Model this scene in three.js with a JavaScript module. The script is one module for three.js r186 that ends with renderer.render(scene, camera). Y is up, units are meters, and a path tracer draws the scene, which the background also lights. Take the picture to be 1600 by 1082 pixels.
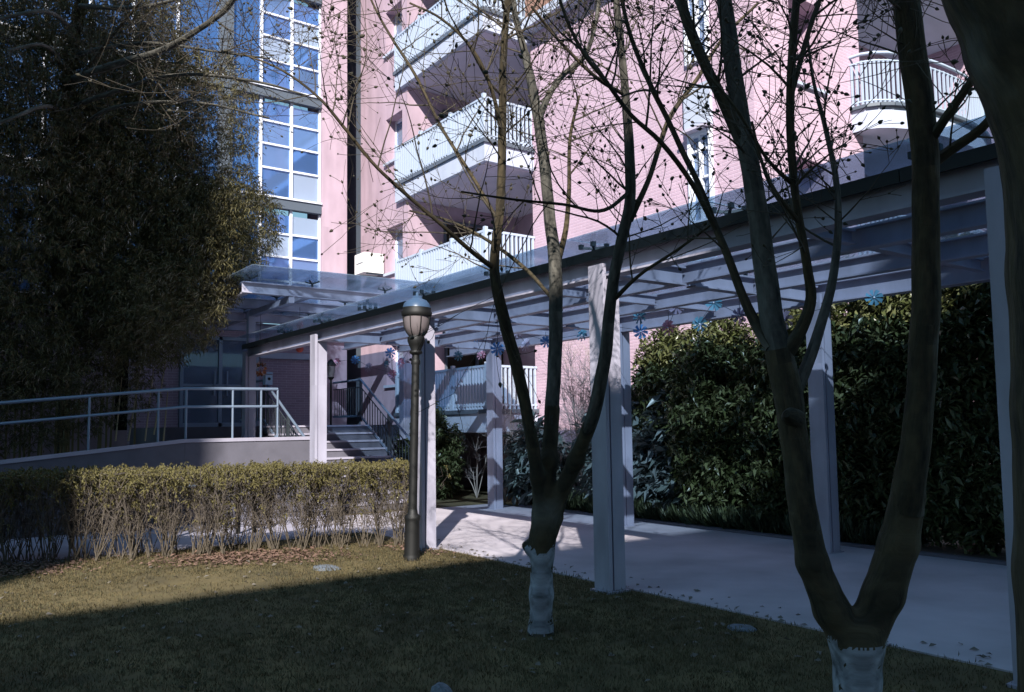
import * as THREE from 'three';
import { MarchingCubes } from 'three/addons/objects/MarchingCubes.js';

// ───────────────────────── camera, sky, sun, exposure ─────────────────────────
// Site axes: s runs along the covered walkway (away, to the left), D runs towards the facade, H is up.
const W = (s, D, H) => new THREE.Vector3(-s, H, -D);
const YAW = THREE.MathUtils.degToRad(36.059), PIT = THREE.MathUtils.degToRad(4.281), ROL = THREE.MathUtils.degToRad(0.804);
const FPX = 1286.13, EYE = 1.6;
const scene = new THREE.Scene();
const camera = new THREE.PerspectiveCamera(2 * Math.atan(541 / FPX) * 180 / Math.PI, 1600 / 1082, 0.1, 800);
{
  const c = Math.cos(YAW), n = Math.sin(YAW);
  const fwd0 = W(c, n, 0), right0 = W(-n, c, 0), up0 = new THREE.Vector3(0, 1, 0);
  const fwd = fwd0.clone().multiplyScalar(Math.cos(PIT)).addScaledVector(up0, Math.sin(PIT));
  const up = up0.clone().multiplyScalar(Math.cos(PIT)).addScaledVector(fwd0, -Math.sin(PIT));
  const r = right0.clone().multiplyScalar(Math.cos(ROL)).addScaledVector(up, -Math.sin(ROL));
  const u = up.clone().multiplyScalar(Math.cos(ROL)).addScaledVector(right0, Math.sin(ROL));
  camera.position.set(0, EYE, 0);
  camera.quaternion.setFromRotationMatrix(new THREE.Matrix4().makeBasis(r, u, fwd.clone().negate()));
  camera.setViewOffset(1600, 1082, 0, -27, 1600, 1082);
  camera.userData.basis = [r, u, fwd];
}
scene.add(camera);
const renderer = new THREE.WebGLRenderer({ antialias: true });
renderer.setSize(1024, 692);
renderer.toneMapping = THREE.LinearToneMapping;
renderer.toneMappingExposure = 1.9;
renderer.shadowMap.enabled = true;

{ // clear deep-blue sky
  const w = 256, h = 128, d = new Float32Array(w * h * 4);
  for (let y = 0; y < h; y++) {
    const el = (y + 0.5) / h * 180 - 90;
    const t = Math.max(0, Math.sin(el * Math.PI / 180));
    const k = Math.pow(1 - t, 3.0);
    let c = [0.074 + 0.15 * k, 0.160 + 0.23 * k, 0.262 + 0.20 * k];
    if (el < 0) c = [0.10, 0.10, 0.11];
    for (let x = 0; x < w; x++) { const o = (y * w + x) * 4; d[o] = c[0]; d[o + 1] = c[1]; d[o + 2] = c[2]; d[o + 3] = 1; }
  }
  const t = new THREE.DataTexture(d, w, h, THREE.RGBAFormat, THREE.FloatType);
  t.mapping = THREE.EquirectangularReflectionMapping; t.magFilter = THREE.LinearFilter; t.minFilter = THREE.LinearFilter; t.needsUpdate = true;
  scene.background = t; scene.environment = t; scene.backgroundIntensity = 1; scene.environmentIntensity = 1;
}
const sun = new THREE.DirectionalLight(new THREE.Color().setRGB(1, 0.955, 0.90), 4.6);
sun.position.set(0.66 * 60 - 8, 0.545 * 60, 0.52 * 60 - 7); sun.target.position.set(-8, 0, -7);
sun.castShadow = true; sun.shadow.mapSize.set(4096, 4096);
Object.assign(sun.shadow.camera, { left: -40, right: 40, top: 40, bottom: -40, near: 1, far: 160 });
scene.add(sun, sun.target);

// ───────────────────────── helpers ─────────────────────────
function rng(a) { return () => { a |= 0; a = a + 0x6D2B79F5 | 0; let t = Math.imul(a ^ a >>> 15, 1 | a); t = t + Math.imul(t ^ t >>> 7, 61 | t) ^ t; return ((t ^ t >>> 14) >>> 0) / 4294967296; }; }
// turns a place in the survey photograph into site coordinates on a chosen plane
function at(px, py, k) {
  const X = (px - 800) / FPX, Y = (568.38 - py) / FPX, [r, u, f] = camera.userData.basis;
  const v = f.clone().addScaledVector(r, X).addScaledVector(u, Y);
  let t;
  if (k.s !== undefined) t = k.s / -v.x; else if (k.D !== undefined) t = k.D / -v.z; else if (k.H !== undefined) t = (k.H - EYE) / v.y; else t = k.Z;
  return v.multiplyScalar(t).add(camera.position);
}
class Acc {
  constructor() { this.p = []; this.n = []; this.u = []; this.i = []; }
  quad(a, b, c, d) { // planar quad, uv in metres
    const e1 = b.clone().sub(a), e2 = d.clone().sub(a), n = e1.clone().cross(e2).normalize(), o = this.p.length / 3;
    for (const v of [a, b, c, d]) {
      this.p.push(v.x, v.y, v.z); this.n.push(n.x, n.y, n.z);
      const ax = Math.abs(n.x), ay = Math.abs(n.y), az = Math.abs(n.z);
      if (ay > ax && ay > az) this.u.push(v.x, v.z); else if (ax > az) this.u.push(v.z, v.y); else this.u.push(v.x, v.y);
    }
    this.i.push(o, o + 1, o + 2, o, o + 2, o + 3); return this;
  }
  hexa(c) { // 8 corners: bottom 0-3 counter-clockwise seen from above, top 4-7
    this.quad(c[3], c[2], c[1], c[0]); this.quad(c[4], c[5], c[6], c[7]);
    for (let k = 0; k < 4; k++) { const j = (k + 1) % 4; this.quad(c[k], c[j], c[j + 4], c[k + 4]); }
    return this;
  }
  box(s0, s1, D0, D1, H0, H1) {
    return this.hexa([W(s1, D0, H0), W(s0, D0, H0), W(s0, D1, H0), W(s1, D1, H0), W(s1, D0, H1), W(s0, D0, H1), W(s0, D1, H1), W(s1, D1, H1)]);
  }
  beam(a, b, w, h) { // a,b Vector3 on the axis
    const d = b.clone().sub(a).normalize(); let up = new THREE.Vector3(0, 1, 0); if (Math.abs(d.y) > 0.95) up = new THREE.Vector3(0, 0, 1);
    const r = d.clone().cross(up).normalize().multiplyScalar(w / 2), u = r.clone().cross(d).normalize().multiplyScalar(h / 2);
    const q = (o, i, j) => o.clone().addScaledVector(r, i).addScaledVector(u, j);
    return this.hexa([q(a, -1, -1), q(a, 1, -1), q(b, 1, -1), q(b, -1, -1), q(a, -1, 1), q(a, 1, 1), q(b, 1, 1), q(b, -1, 1)]);
  }
  ibeam(a, b, w, h, tf = 0.018, tw = 0.014) {
    const up = new THREE.Vector3(0, 1, 0), o = (v, y) => v.clone().addScaledVector(up, y);
    this.beam(o(a, h / 2 - tf / 2), o(b, h / 2 - tf / 2), w, tf); this.beam(o(a, -h / 2 + tf / 2), o(b, -h / 2 + tf / 2), w, tf);
    return this.beam(a, b, tw, h - 2 * tf + 0.004);
  }
  tube(pts, rad, seg = 6, cap = true, rough = 0, R = null) {
    const n = pts.length, o = this.p.length / 3; let N = null, len = 0;
    for (let k = 0; k < n; k++) {
      const d = (k < n - 1 ? pts[k + 1].clone().sub(pts[k]) : pts[k].clone().sub(pts[k - 1])).normalize();
      if (k > 0 && k < n - 1) d.add(pts[k].clone().sub(pts[k - 1]).normalize()).normalize();
      if (!N) { N = new THREE.Vector3(0.31, 0.17, 0.93); N.addScaledVector(d, -N.dot(d)).normalize(); if (!isFinite(N.x)) N.set(1, 0, 0); }
      else { N.addScaledVector(d, -N.dot(d)).normalize(); }
      const B = d.clone().cross(N); if (k) len += pts[k].distanceTo(pts[k - 1]);
      for (let j = 0; j <= seg; j++) {
        const a = j / seg * Math.PI * 2, c = Math.cos(a), s = Math.sin(a);
        let r = rad[k]; if (rough && R) r *= 1 + rough * (Math.sin(a * 2 + len * 4.3 + n) * 0.5 + Math.sin(a * 3 - len * 9 + 1) * 0.35 + Math.sin(len * 17 + a) * 0.35 + Math.sin(len * 2.1 + n * 1.7) * 0.5);
        const nx = N.x * c + B.x * s, ny = N.y * c + B.y * s, nz = N.z * c + B.z * s;
        this.p.push(pts[k].x + nx * r, pts[k].y + ny * r, pts[k].z + nz * r); this.n.push(nx, ny, nz); this.u.push(j / seg * Math.max(0.08, 6.28 * rad[0]), len);
      }
    }
    for (let k = 0; k < n - 1; k++) for (let j = 0; j < seg; j++) { const q = o + k * (seg + 1) + j; this.i.push(q, q + 1, q + seg + 2, q, q + seg + 2, q + seg + 1); }
    if (cap) for (const [k, sg] of [[0, -1], [n - 1, 1]]) {
      const d = (k ? pts[k].clone().sub(pts[k - 1]) : pts[1].clone().sub(pts[0])).normalize().multiplyScalar(sg), b = this.p.length / 3;
      this.p.push(pts[k].x, pts[k].y, pts[k].z); this.n.push(d.x, d.y, d.z); this.u.push(0, 0);
      for (let j = 0; j <= seg; j++) { const q = (o + k * (seg + 1) + j) * 3; this.p.push(this.p[q], this.p[q + 1], this.p[q + 2]); this.n.push(d.x, d.y, d.z); this.u.push(this.p[q], this.p[q + 2]); }
      for (let j = 0; j < seg; j++) k ? this.i.push(b, b + 1 + j, b + 2 + j) : this.i.push(b, b + 2 + j, b + 1 + j);
    }
    return this;
  }
  geo(g, m) { // any three.js geometry
    const G = g.clone(); if (m) G.applyMatrix4(m);
    const o = this.p.length / 3, P = G.attributes.position, Nn = G.attributes.normal, U = G.attributes.uv;
    for (let k = 0; k < P.count; k++) { this.p.push(P.getX(k), P.getY(k), P.getZ(k)); this.n.push(Nn.getX(k), Nn.getY(k), Nn.getZ(k)); this.u.push(U ? U.getX(k) : 0, U ? U.getY(k) : 0); }
    if (G.index) for (let k = 0; k < G.index.count; k++) this.i.push(o + G.index.getX(k)); else for (let k = 0; k < P.count; k++) this.i.push(o + k);
    return this;
  }
  leaf(c, dir, nrm, len, wid) { // folded pointed leaf, 4 triangles
    const d = dir, r = dir.clone().cross(nrm).normalize(), u = r.clone().cross(d).normalize(), o = this.p.length / 3;
    const P = [[0, 0, 0], [0.45, -0.5, 0.10], [0.5, 0, -0.02], [0.45, 0.5, 0.10], [1, 0, -0.12]];
    for (const [a, b, e] of P) {
      const v = c.clone().addScaledVector(d, a * len).addScaledVector(r, b * wid).addScaledVector(u, e * len);
      this.p.push(v.x, v.y, v.z); const n = u.clone().addScaledVector(r, b * -0.5).normalize(); this.n.push(n.x, n.y, n.z); this.u.push(a, b + 0.5);
    }
    this.i.push(o, o + 2, o + 1, o, o + 3, o + 2, o + 1, o + 2, o + 4, o + 2, o + 3, o + 4); return this;
  }
  build() {
    const g = new THREE.BufferGeometry();
    g.setAttribute('position', new THREE.Float32BufferAttribute(this.p, 3)); g.setAttribute('normal', new THREE.Float32BufferAttribute(this.n, 3));
    g.setAttribute('uv', new THREE.Float32BufferAttribute(this.u, 2)); g.setIndex(this.i); return g;
  }
}
const A = () => new Acc();
const used = {};
function numbered(n) { used[n] = (used[n] ?? -1) + 1; return used[n] ? n + '_' + String(used[n]).padStart(3, '0') : n; }
function rootOffset(o) { const v = new THREE.Vector3(); while (o && o !== scene) { v.add(o.position); o = o.parent; } return v; }
function tag(o, label, category, group) { o.userData.label = label; o.userData.category = category; if (group) o.userData.group = group; return o; }
function thing(name, label, category, pos, group) { const g = new THREE.Group(); g.name = numbered(name); g.position.copy(pos); scene.add(g); return tag(g, label, category, group); }
function part(name, acc, mat, parent = scene, label) { // geometry in site coordinates
  const g = acc instanceof Acc ? acc.build() : acc.clone(), o = rootOffset(parent); g.translate(-o.x, -o.y, -o.z);
  const m = new THREE.Mesh(g, mat); m.name = parent === scene ? numbered(name) : name; m.castShadow = m.receiveShadow = true; parent.add(m);
  if (label) m.userData.label = label; return m;
}
function struct(name, acc, mat) { const m = part(name, acc, mat); m.userData.kind = 'structure'; return m; }
function stuffPart(name, geo, mat, mats, parent, colors) { // instanced mass, matrices in site coordinates
  const m = new THREE.InstancedMesh(geo, mat, mats.length), o = rootOffset(parent), M = new THREE.Matrix4();
  mats.forEach((x, k) => { M.copy(x); M.elements[12] -= o.x; M.elements[13] -= o.y; M.elements[14] -= o.z; m.setMatrixAt(k, M); });
  if (colors) colors.forEach((c, k) => m.setColorAt(k, c));
  m.name = parent === scene ? numbered(name) : name; m.userData.kind = 'stuff'; m.castShadow = m.receiveShadow = true; parent.add(m); return m;
}
function placed(name, geo, mat, parent, positions, rot) { // many alike pieces that share one geometry
  const o = rootOffset(parent);
  for (const v of positions) { const m = new THREE.Mesh(geo, mat); m.name = name; m.position.copy(v).sub(o); if (rot) m.rotation.y = rot; m.castShadow = m.receiveShadow = true; parent.add(m); }
}

// ───────────────────────── procedural textures and materials ─────────────────────────
function lattice(seed, n) { const R = rng(seed), a = new Float32Array(n * n); for (let k = 0; k < a.length; k++) a[k] = R(); return (x, y) => { const xi = Math.floor(x), yi = Math.floor(y); let fx = x - xi, fy = y - yi; fx = fx * fx * (3 - 2 * fx); fy = fy * fy * (3 - 2 * fy); const g = (i, j) => a[((j % n + n) % n) * n + ((i % n + n) % n)]; return (g(xi, yi) * (1 - fx) + g(xi + 1, yi) * fx) * (1 - fy) + (g(xi, yi + 1) * (1 - fx) + g(xi + 1, yi + 1) * fx) * fy; }; }
function fbm(seed, base, oct) { const L = []; for (let k = 0; k < oct; k++) L.push(lattice(seed + k * 7, base << k)); return (u, v) => { let s = 0, a = 0.5, t = 0; for (let k = 0; k < oct; k++) { s += a * L[k](u * (base << k), v * (base << k)); t += a; a *= 0.55; } return s / t; }; }
function tex(size, metresX, metresY, fn, srgb = true) {
  const d = new Uint8Array(size * size * 4);
  for (let y = 0; y < size; y++) for (let x = 0; x < size; x++) { const c = fn(x / size, y / size), o = (y * size + x) * 4; for (let k = 0; k < 3; k++) { let v = Math.max(0, Math.min(1, Array.isArray(c) ? c[k] : c)); if (srgb) v = v <= 0.0031308 ? v * 12.92 : 1.055 * Math.pow(v, 1 / 2.4) - 0.055; d[o + k] = v * 255; } d[o + 3] = 255; }
  const t = new THREE.DataTexture(d, size, size); t.wrapS = t.wrapT = THREE.RepeatWrapping; t.magFilter = THREE.LinearFilter; t.minFilter = THREE.LinearMipmapLinearFilter; t.generateMipmaps = true;
  if (srgb) t.colorSpace = THREE.SRGBColorSpace; t.repeat.set(1 / metresX, 1 / metresY); t.needsUpdate = true; return t;
}
const mul = (c, k) => c.map(v => v * k);
const std = (rgb, rough = 0.8, o = {}) => new THREE.MeshStandardMaterial({ color: new THREE.Color().setRGB(...rgb), roughness: rough, side: THREE.DoubleSide, ...o });
const n1 = fbm(11, 4, 6), n2 = fbm(23, 8, 6), n3 = fbm(41, 3, 7), n4 = fbm(77, 16, 4);
const noiseMat = (rgb, metres, amp, rough = 0.85, bump = 0, o = {}) => {
  const m = std([1, 1, 1], rough, { map: tex(512, metres, metres, (u, v) => mul(rgb, 1 + amp * ((n1(u, v) - 0.5) * 1.6 + (n2(v, u) - 0.5)))), ...o });
  if (bump) { m.bumpMap = tex(512, metres, metres, (u, v) => 0.5 * n2(u, v) + 0.5 * n4(u, v), false); m.bumpScale = bump; } return m;
};
const streakMat = (rgb, amp, rough) => std([1, 1, 1], rough, { map: tex(512, 1.7, 2.3, (u, v) => { const st = n2(u, v * 0.25), g = n1(u, v); return mul(rgb, 1 + amp * ((st - 0.5) * 1.4 + (g - 0.5) * 1.2)); }) });
const brick = (rgb, mort) => { // 64 courses of 16 bricks on 3.84 x 4 m, with slow staining over them
  const f = (u, v) => { const r = Math.floor(v * 64), x = u * 16 + (r % 2) * 0.5, c = Math.floor(x) % 16, fx = x - Math.floor(x), fy = v * 64 - r; return [fx < 0.045 || fy < 0.16, n1((c * 0.137 + r * 0.0713) % 1, (r * 0.191 + c * 0.31) % 1)]; };
  const m = std([1, 1, 1], 0.82, { map: tex(1024, 3.84, 4.0, (u, v) => { const [e, k] = f(u, v), st = 1 + 0.22 * (n3(u, v * 0.5) - 0.5) + 0.18 * (n1(u * 2 % 1, v * 0.3) - 0.5); return mul(e ? mort : mul(rgb, 0.80 + 0.4 * k), st); }), bumpMap: tex(1024, 3.84, 4.0, (u, v) => f(u, v)[0] ? 0.1 : 0.8 + 0.2 * n2(u, v), false) }); m.bumpScale = 0.004; return m;
};
const PINK = [0.50, 0.355, 0.435];
const M = {
  brick: brick(PINK, [0.58, 0.44, 0.53]),
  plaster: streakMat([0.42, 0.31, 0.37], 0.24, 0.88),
  white: streakMat([0.45, 0.49, 0.60], 0.12, 0.7),
  soffit: noiseMat([0.50, 0.46, 0.55], 2.5, 0.12, 0.9),
  rail: std([0.41, 0.48, 0.59], 0.45),
  railDark: std([0.05, 0.06, 0.07], 0.4, { metalness: 0.3 }),
  frame: std([0.72, 0.74, 0.82], 0.45),
  steel: streakMat([0.37, 0.355, 0.435], 0.4, 0.5),
  roofGlass: new THREE.MeshPhysicalMaterial({ color: new THREE.Color().setRGB(0.62, 0.74, 0.86), roughness: 0.12, transmission: 0.84, thickness: 0, ior: 1.5, side: THREE.DoubleSide }),
  curtainB: new THREE.MeshPhysicalMaterial({ color: new THREE.Color().setRGB(0.20, 0.33, 0.60), roughness: 0.10, metalness: 0.65, side: THREE.DoubleSide }),
  curtainC: new THREE.MeshPhysicalMaterial({ color: new THREE.Color().setRGB(0.36, 0.44, 0.58), roughness: 0.2, metalness: 0.35, side: THREE.DoubleSide }),
  curtain: new THREE.MeshPhysicalMaterial({ color: new THREE.Color().setRGB(0.13, 0.26, 0.56), roughness: 0.05, metalness: 0.7, side: THREE.DoubleSide }),
  windowGlass: new THREE.MeshPhysicalMaterial({ color: new THREE.Color().setRGB(0.55, 0.68, 0.85), roughness: 0.04, transmission: 0.8, thickness: 0, ior: 1.5, side: THREE.DoubleSide }),
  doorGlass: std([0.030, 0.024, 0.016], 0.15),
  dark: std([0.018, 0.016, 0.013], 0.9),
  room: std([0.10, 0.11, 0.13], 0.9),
  spandrel: std([0.09, 0.11, 0.14], 0.5),
  path: noiseMat([0.45, 0.41, 0.45], 5.3, 0.42, 0.9, 0.004),
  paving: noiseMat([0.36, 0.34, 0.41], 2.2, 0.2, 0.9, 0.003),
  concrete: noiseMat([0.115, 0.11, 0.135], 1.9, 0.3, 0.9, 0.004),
  ground: noiseMat([0.108, 0.082, 0.034], 2.7, 0.8, 1, 0.012),
  soil: noiseMat([0.075, 0.055, 0.04], 1.7, 0.9, 1, 0.03),
  iron: std([0.005, 0.0048, 0.0045], 0.6),
  lampCap: std([0.05, 0.09, 0.16], 0.35),
  lampGlass: new THREE.MeshPhysicalMaterial({ color: new THREE.Color().setRGB(0.21, 0.175, 0.18), roughness: 0.45, transmission: 0.2, thickness: 0, side: THREE.DoubleSide }),
  galv: std([0.22, 0.28, 0.37], 0.4, { metalness: 0.4 }),
  barkGrey: null, barkDark: null, whitewash: null,
};
const bark = (rgb, amp) => { const patch = fbm(131, 3, 5); const m = std([1, 1, 1], 0.95, { map: tex(512, 0.55, 0.9, (u, v) => { const L = Math.max(0, patch(u, v) - 0.55) * 4, q = 1 + amp * ((n2(u, v * 0.35) - 0.5) * 2.2 + (n4(u, v) - 0.5) * 1.2); return [rgb[0] * q + 0.05 * L, rgb[1] * q + 0.052 * L, rgb[2] * q + 0.05 * L]; }), bumpMap: tex(512, 0.35, 0.5, (u, v) => n2(u, v * 0.4), false) }); m.bumpScale = 0.02; return m; };
M.barkGrey = bark([0.078, 0.072, 0.060], 0.9); M.barkDark = bark([0.052, 0.039, 0.020], 0.9); M.whitewash = noiseMat([0.25, 0.26, 0.29], 0.4, 1.3, 0.95, 0.006);
M.twig = std([0.060, 0.048, 0.034], 0.9); M.bud = std([0.045, 0.038, 0.022], 0.8);
const leafM = (rgb, o = {}) => new THREE.MeshPhysicalMaterial({ color: new THREE.Color().setRGB(...rgb), roughness: 0.45, side: THREE.DoubleSide, ...o });

// ───────────────────────── ground ─────────────────────────
struct('ground', A().box(-120, 160, -120, 120, -0.3, 0), M.ground);
struct('path', A().box(-6, 13.9, 5.64, 9.58, -0.1, 0.012), M.path);
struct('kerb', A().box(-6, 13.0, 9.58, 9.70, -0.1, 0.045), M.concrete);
struct('courtyard_paving', A().box(11.6, 14.42, -8, 5.64, -0.1, 0.008), M.paving);
struct('planting_bed', A().box(-6, 13.0, 9.70, 11.2, -0.1, 0.03), M.soil);

// ───────────────────────── pergola ─────────────────────────
const DF = 5.48, DB = 9.03, S = [2.22, 5.95, 9.48, 13.0, 16.52], BT = 3.28, BB = 3.03;
{
  const t = thing('walkway_pergola', 'long white steel pergola with glass roof and paired square posts over the grey path', 'pergola', W(2.43, DF, 0));
  const post = (s, D, h0, h1) => { // box column of two plates with a shadow joint
    const a = A(), q = 0.105;
    a.box(s - q, s + q, D - q + 0.065, D + q, h0, h1); a.box(s - q + 0.02, s + q - 0.02, D - q + 0.045, D - q + 0.065, h0, h1); a.box(s - q, s + q, D - q, D - q + 0.045, h0, h1 + 0.12);
    a.box(s - q - 0.03, s + q + 0.03, D - q - 0.03, D + q + 0.03, h0, h0 + 0.02);
    return a;
  };
  S.forEach((s, k) => { part('post', post(s, DF - 0.02, k > 3 ? 1.4 : 0, BB), M.steel, t); part('post', post(s, DB, k > 3 ? 1.3 : 0, BB), M.steel, t); });
  const Dp = [DF, 6.66, 7.85, DB], mid = (BT + BB) / 2, s0 = 0.7, s1 = 16.7;
  Dp.forEach((D, k) => { const dz = k === 1 || k === 2 ? 0.0 : 0; const h = k === 0 || k === 3 ? 0.25 : 0.2; part(k === 0 || k === 3 ? 'main_beam' : 'purlin', A().ibeam(W(s0, D, BT - h / 2 - dz), W(k ? 14.6 : s1, D, BT - h / 2), k === 0 || k === 3 ? 0.17 : 0.13, h), M.steel, t); });
  for (let k = 0; k < 10; k++) { const a = Math.max(0.7, k * 1.76 - 0.65), b = Math.min(16.7, (k + 1) * 1.76 - 0.65); part('dark_strip', A().box(a + 0.003, b - 0.003, DF - 0.115, DF - 0.087, BT - 0.075, BT + 0.02), M.iron, t); }  // thin black strip along the upper front edge of the front beam
  for (const s of [0.9, ...S.slice(0, 4)]) for (let k = 0; k < 3; k++) { // tapered cross beams between the long ones
    const a = A(), D0 = Dp[k] + 0.07, D1 = Dp[k + 1] - 0.07; a.ibeam(W(s, D0, BT - 0.13), W(s, D1, BT - 0.13), 0.13, 0.2); part('cross_beam', a, M.steel, t);
  }
  for (let s = S[0] + 1.76; s < 13; s += 3.52) for (let k = 0; k < 3; k++) part('cross_beam', A().ibeam(W(s, Dp[k] + 0.07, BT - 0.09), W(s, Dp[k + 1] - 0.07, BT - 0.09), 0.09, 0.13), M.steel, t);
  // glass panes on spider fittings
  const gH = 3.40, De = [5.14, 6.66, 7.85, 9.36];
  for (let s = 1.0; s < 14.6; s += 1.70) for (let k = 0; k < 3; k++) part('glass_pane', A().box(s + 0.006, s + 1.694, De[k] + 0.006, De[k + 1] - 0.006, gH, gH + 0.012), M.roofGlass, t);
  for (let s = 1.0; s < 15; s += 1.70) for (const D of Dp) {
    const a = A(); a.beam(W(s, D, BT), W(s, D, gH - 0.035), 0.035, 0.035);
    for (const [x, y] of [[1, 1], [1, -1], [-1, 1], [-1, -1]]) { a.beam(W(s, D, gH - 0.05), W(s + x * 0.09, D + y * 0.09, gH - 0.035), 0.022, 0.022); a.beam(W(s + x * 0.09, D + y * 0.09, gH - 0.05), W(s + x * 0.09, D + y * 0.09, gH - 0.002), 0.04, 0.04); }
    part('spider_fitting', a, M.railDark, t);
  }
}
{ // higher canopy over the stairs and landing
  const t = thing('entrance_canopy', 'higher glass canopy on white beams over the stairs beside the glass stair block', 'canopy', W(14.3, 7, 4));
  const gH = 4.30, bt = 4.18, Sx = [14.35, 16.2, 18.2, 20.0], Dx = [4.75, 5.9, 7.4, 9.0];
  for (const s of Sx) part('main_beam', A().ibeam(W(s, 4.6, bt - 0.1), W(s, 9.2, bt - 0.1), 0.15, 0.2), M.steel, t);
  for (const D of Dx) for (let k = 0; k < 3; k++) part('cross_beam', A().ibeam(W(Sx[k] + 0.08, D, bt - 0.09), W(Sx[k + 1] - 0.08, D, bt - 0.09), 0.11, 0.16), M.steel, t);
  for (const [s, D] of [[16.52, DF], [16.52, DB]]) part('post', A().box(s - 0.07, s + 0.07, D - 0.06, D + 0.08, BT + 0.02, bt - 0.2).box(Math.min(s, 14.35) - 0.07, s + (s < 14 ? 1.4 : 0.07), D - 0.05, D + 0.05, bt - 0.32, bt - 0.21), M.steel, t);
  const Sg = [13.37, 15.0, 16.65, 18.3, 20.1], Dg = [4.45, 6.0, 7.6, 9.25];
  for (let a = 0; a < 4; a++) for (let b = 0; b < 3; b++) part('glass_pane', A().box(Sg[a] + 0.006, Sg[a + 1] - 0.006, Dg[b] + 0.006, Dg[b + 1] - 0.006, gH, gH + 0.012), M.roofGlass, t);
  for (const s of Sx) for (const D of Dx) { const a = A(); a.beam(W(s, D, bt), W(s, D, gH - 0.04), 0.03, 0.03); for (const [x, y] of [[1, 1], [1, -1], [-1, 1], [-1, -1]]) a.beam(W(s, D, gH - 0.05), W(s + x * 0.1, D + y * 0.1, gH - 0.004), 0.025, 0.025); part('spider_fitting', a, M.railDark, t); }
}

// ───────────────────────── stairs, landing, ramp ─────────────────────────
{
  const t = thing('entrance_stairs', 'wide grey stone stairs climbing from the path to the entrance landing', 'stairs', W(14.3, 7, 0));
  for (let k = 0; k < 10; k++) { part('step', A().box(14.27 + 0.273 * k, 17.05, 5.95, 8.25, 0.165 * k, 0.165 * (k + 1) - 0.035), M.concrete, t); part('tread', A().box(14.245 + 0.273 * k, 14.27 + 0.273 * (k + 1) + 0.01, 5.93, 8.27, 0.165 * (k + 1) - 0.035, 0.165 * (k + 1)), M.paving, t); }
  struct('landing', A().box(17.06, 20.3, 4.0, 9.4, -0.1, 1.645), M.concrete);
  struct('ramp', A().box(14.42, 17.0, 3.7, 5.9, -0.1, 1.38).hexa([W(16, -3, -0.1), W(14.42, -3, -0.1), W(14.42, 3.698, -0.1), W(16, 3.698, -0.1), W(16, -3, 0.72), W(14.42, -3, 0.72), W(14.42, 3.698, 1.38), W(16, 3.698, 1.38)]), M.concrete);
  struct('ramp_kerb', A().box(14.40, 14.52, 3.7, 5.9, 1.38, 1.44).hexa([W(14.52, -3, 0.72), W(14.40, -3, 0.72), W(14.40, 3.7, 1.38), W(14.52, 3.7, 1.38), W(14.52, -3, 0.78), W(14.40, -3, 0.78), W(14.40, 3.7, 1.44), W(14.52, 3.7, 1.44)]), M.paving);
}
const tubeR = (a, pts, r, seg = 8) => a.tube(pts, pts.map(() => r), seg);
{
  const s = 14.46, t = thing('ramp_railing', 'two-bar galvanised handrail along the concrete ramp above the hedge', 'railing', W(s, 3.7, 1.4));
  const y = D => D > 3.7 ? 1.44 : 1.44 + (D - 3.7) * 0.0985;
  part('top_rail', tubeR(A(), [W(s, -3, y(-3) + 0.86), W(s, 3.7, 2.29), W(s, 5.3, 2.30)], 0.028), M.galv, t);
  part('middle_rail', tubeR(A(), [W(s, -3, y(-3) + 0.55), W(s, 3.7, 1.98), W(s, 5.3, 1.99)], 0.024), M.galv, t);
  for (const D of [-1.6, 0.9, 2.25, 3.28, 3.72, 4.5, 5.0, 5.3]) part('post', tubeR(A(), [W(s, D, y(D) - 0.02), W(s, D, y(D) + 0.85)], 0.02), M.galv, t);
  // lower flight of the ramp behind the hedge
  const l = thing('lower_ramp_railing', 'low two-bar metal railing glimpsed through the hedge stems in front of the ramp', 'railing', W(13, 2, 0));
  part('top_rail', tubeR(A(), [W(12.7, -2, 0.80), W(12.7, 4.6, 1.0)], 0.024), M.galv, l); part('middle_rail', tubeR(A(), [W(12.7, -2, 0.62), W(12.7, 4.6, 0.80)], 0.02), M.galv, l);
  for (const D of [-1, 0.5, 1.8, 3.0, 4.05, 4.3]) part('post', A().box(12.67, 12.73, D - 0.03, D + 0.03, 0, 0.85 + D * 0.03), M.iron, l);
}
function stairRail(D, s0, s1, h0, h1, label) {
  const t = thing('stair_railing', label, 'railing', W(s0, D, 0), 'railings beside the entrance stairs');
  const yb = s => h0 + (h1 - h0) * (s - s0) / (s1 - s0);
  part('handrail', tubeR(A(), [W(s0 - 0.12, D, h0 + 0.93), W(s0, D, h0 + 0.95), W(s1, D, h1 + 0.95), W(s1 + 1.5, D, h1 + 0.95)], 0.028), M.galv, t);
  part('upper_rail', tubeR(A(), [W(s0, D, h0 + 0.78), W(s1, D, h1 + 0.78), W(s1 + 1.5, D, h1 + 0.78)], 0.014), M.railDark, t);
  part('lower_rail', A().beam(W(s0, D, h0 + 0.13), W(s1, D, h1 + 0.13), 0.03, 0.05).beam(W(s1, D, h1 + 0.13), W(s1 + 1.5, D, h1 + 0.13), 0.03, 0.05), M.galv, t);
  for (const s of [s0, (s0 + s1) / 2, s1]) part('post', A().box(s - 0.025, s + 0.025, D - 0.025, D + 0.025, yb(s), yb(s) + 0.94), M.railDark, t);
  const g = A().beam(new THREE.Vector3(0, 0, 0), new THREE.Vector3(0, 0.65, 0), 0.016, 0.016).build(), P = [];
  for (let s = s0 + 0.12; s < s1 + 1.5; s += 0.125) P.push(W(s, D, yb(Math.min(s, s1)) + 0.13));
  placed('baluster', g, M.railDark, t, P);
}
stairRail(5.97, 14.3, 17.1, 0.17, 1.66, 'metal balustrade on the left side of the entrance stairs beside the ramp');
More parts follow.
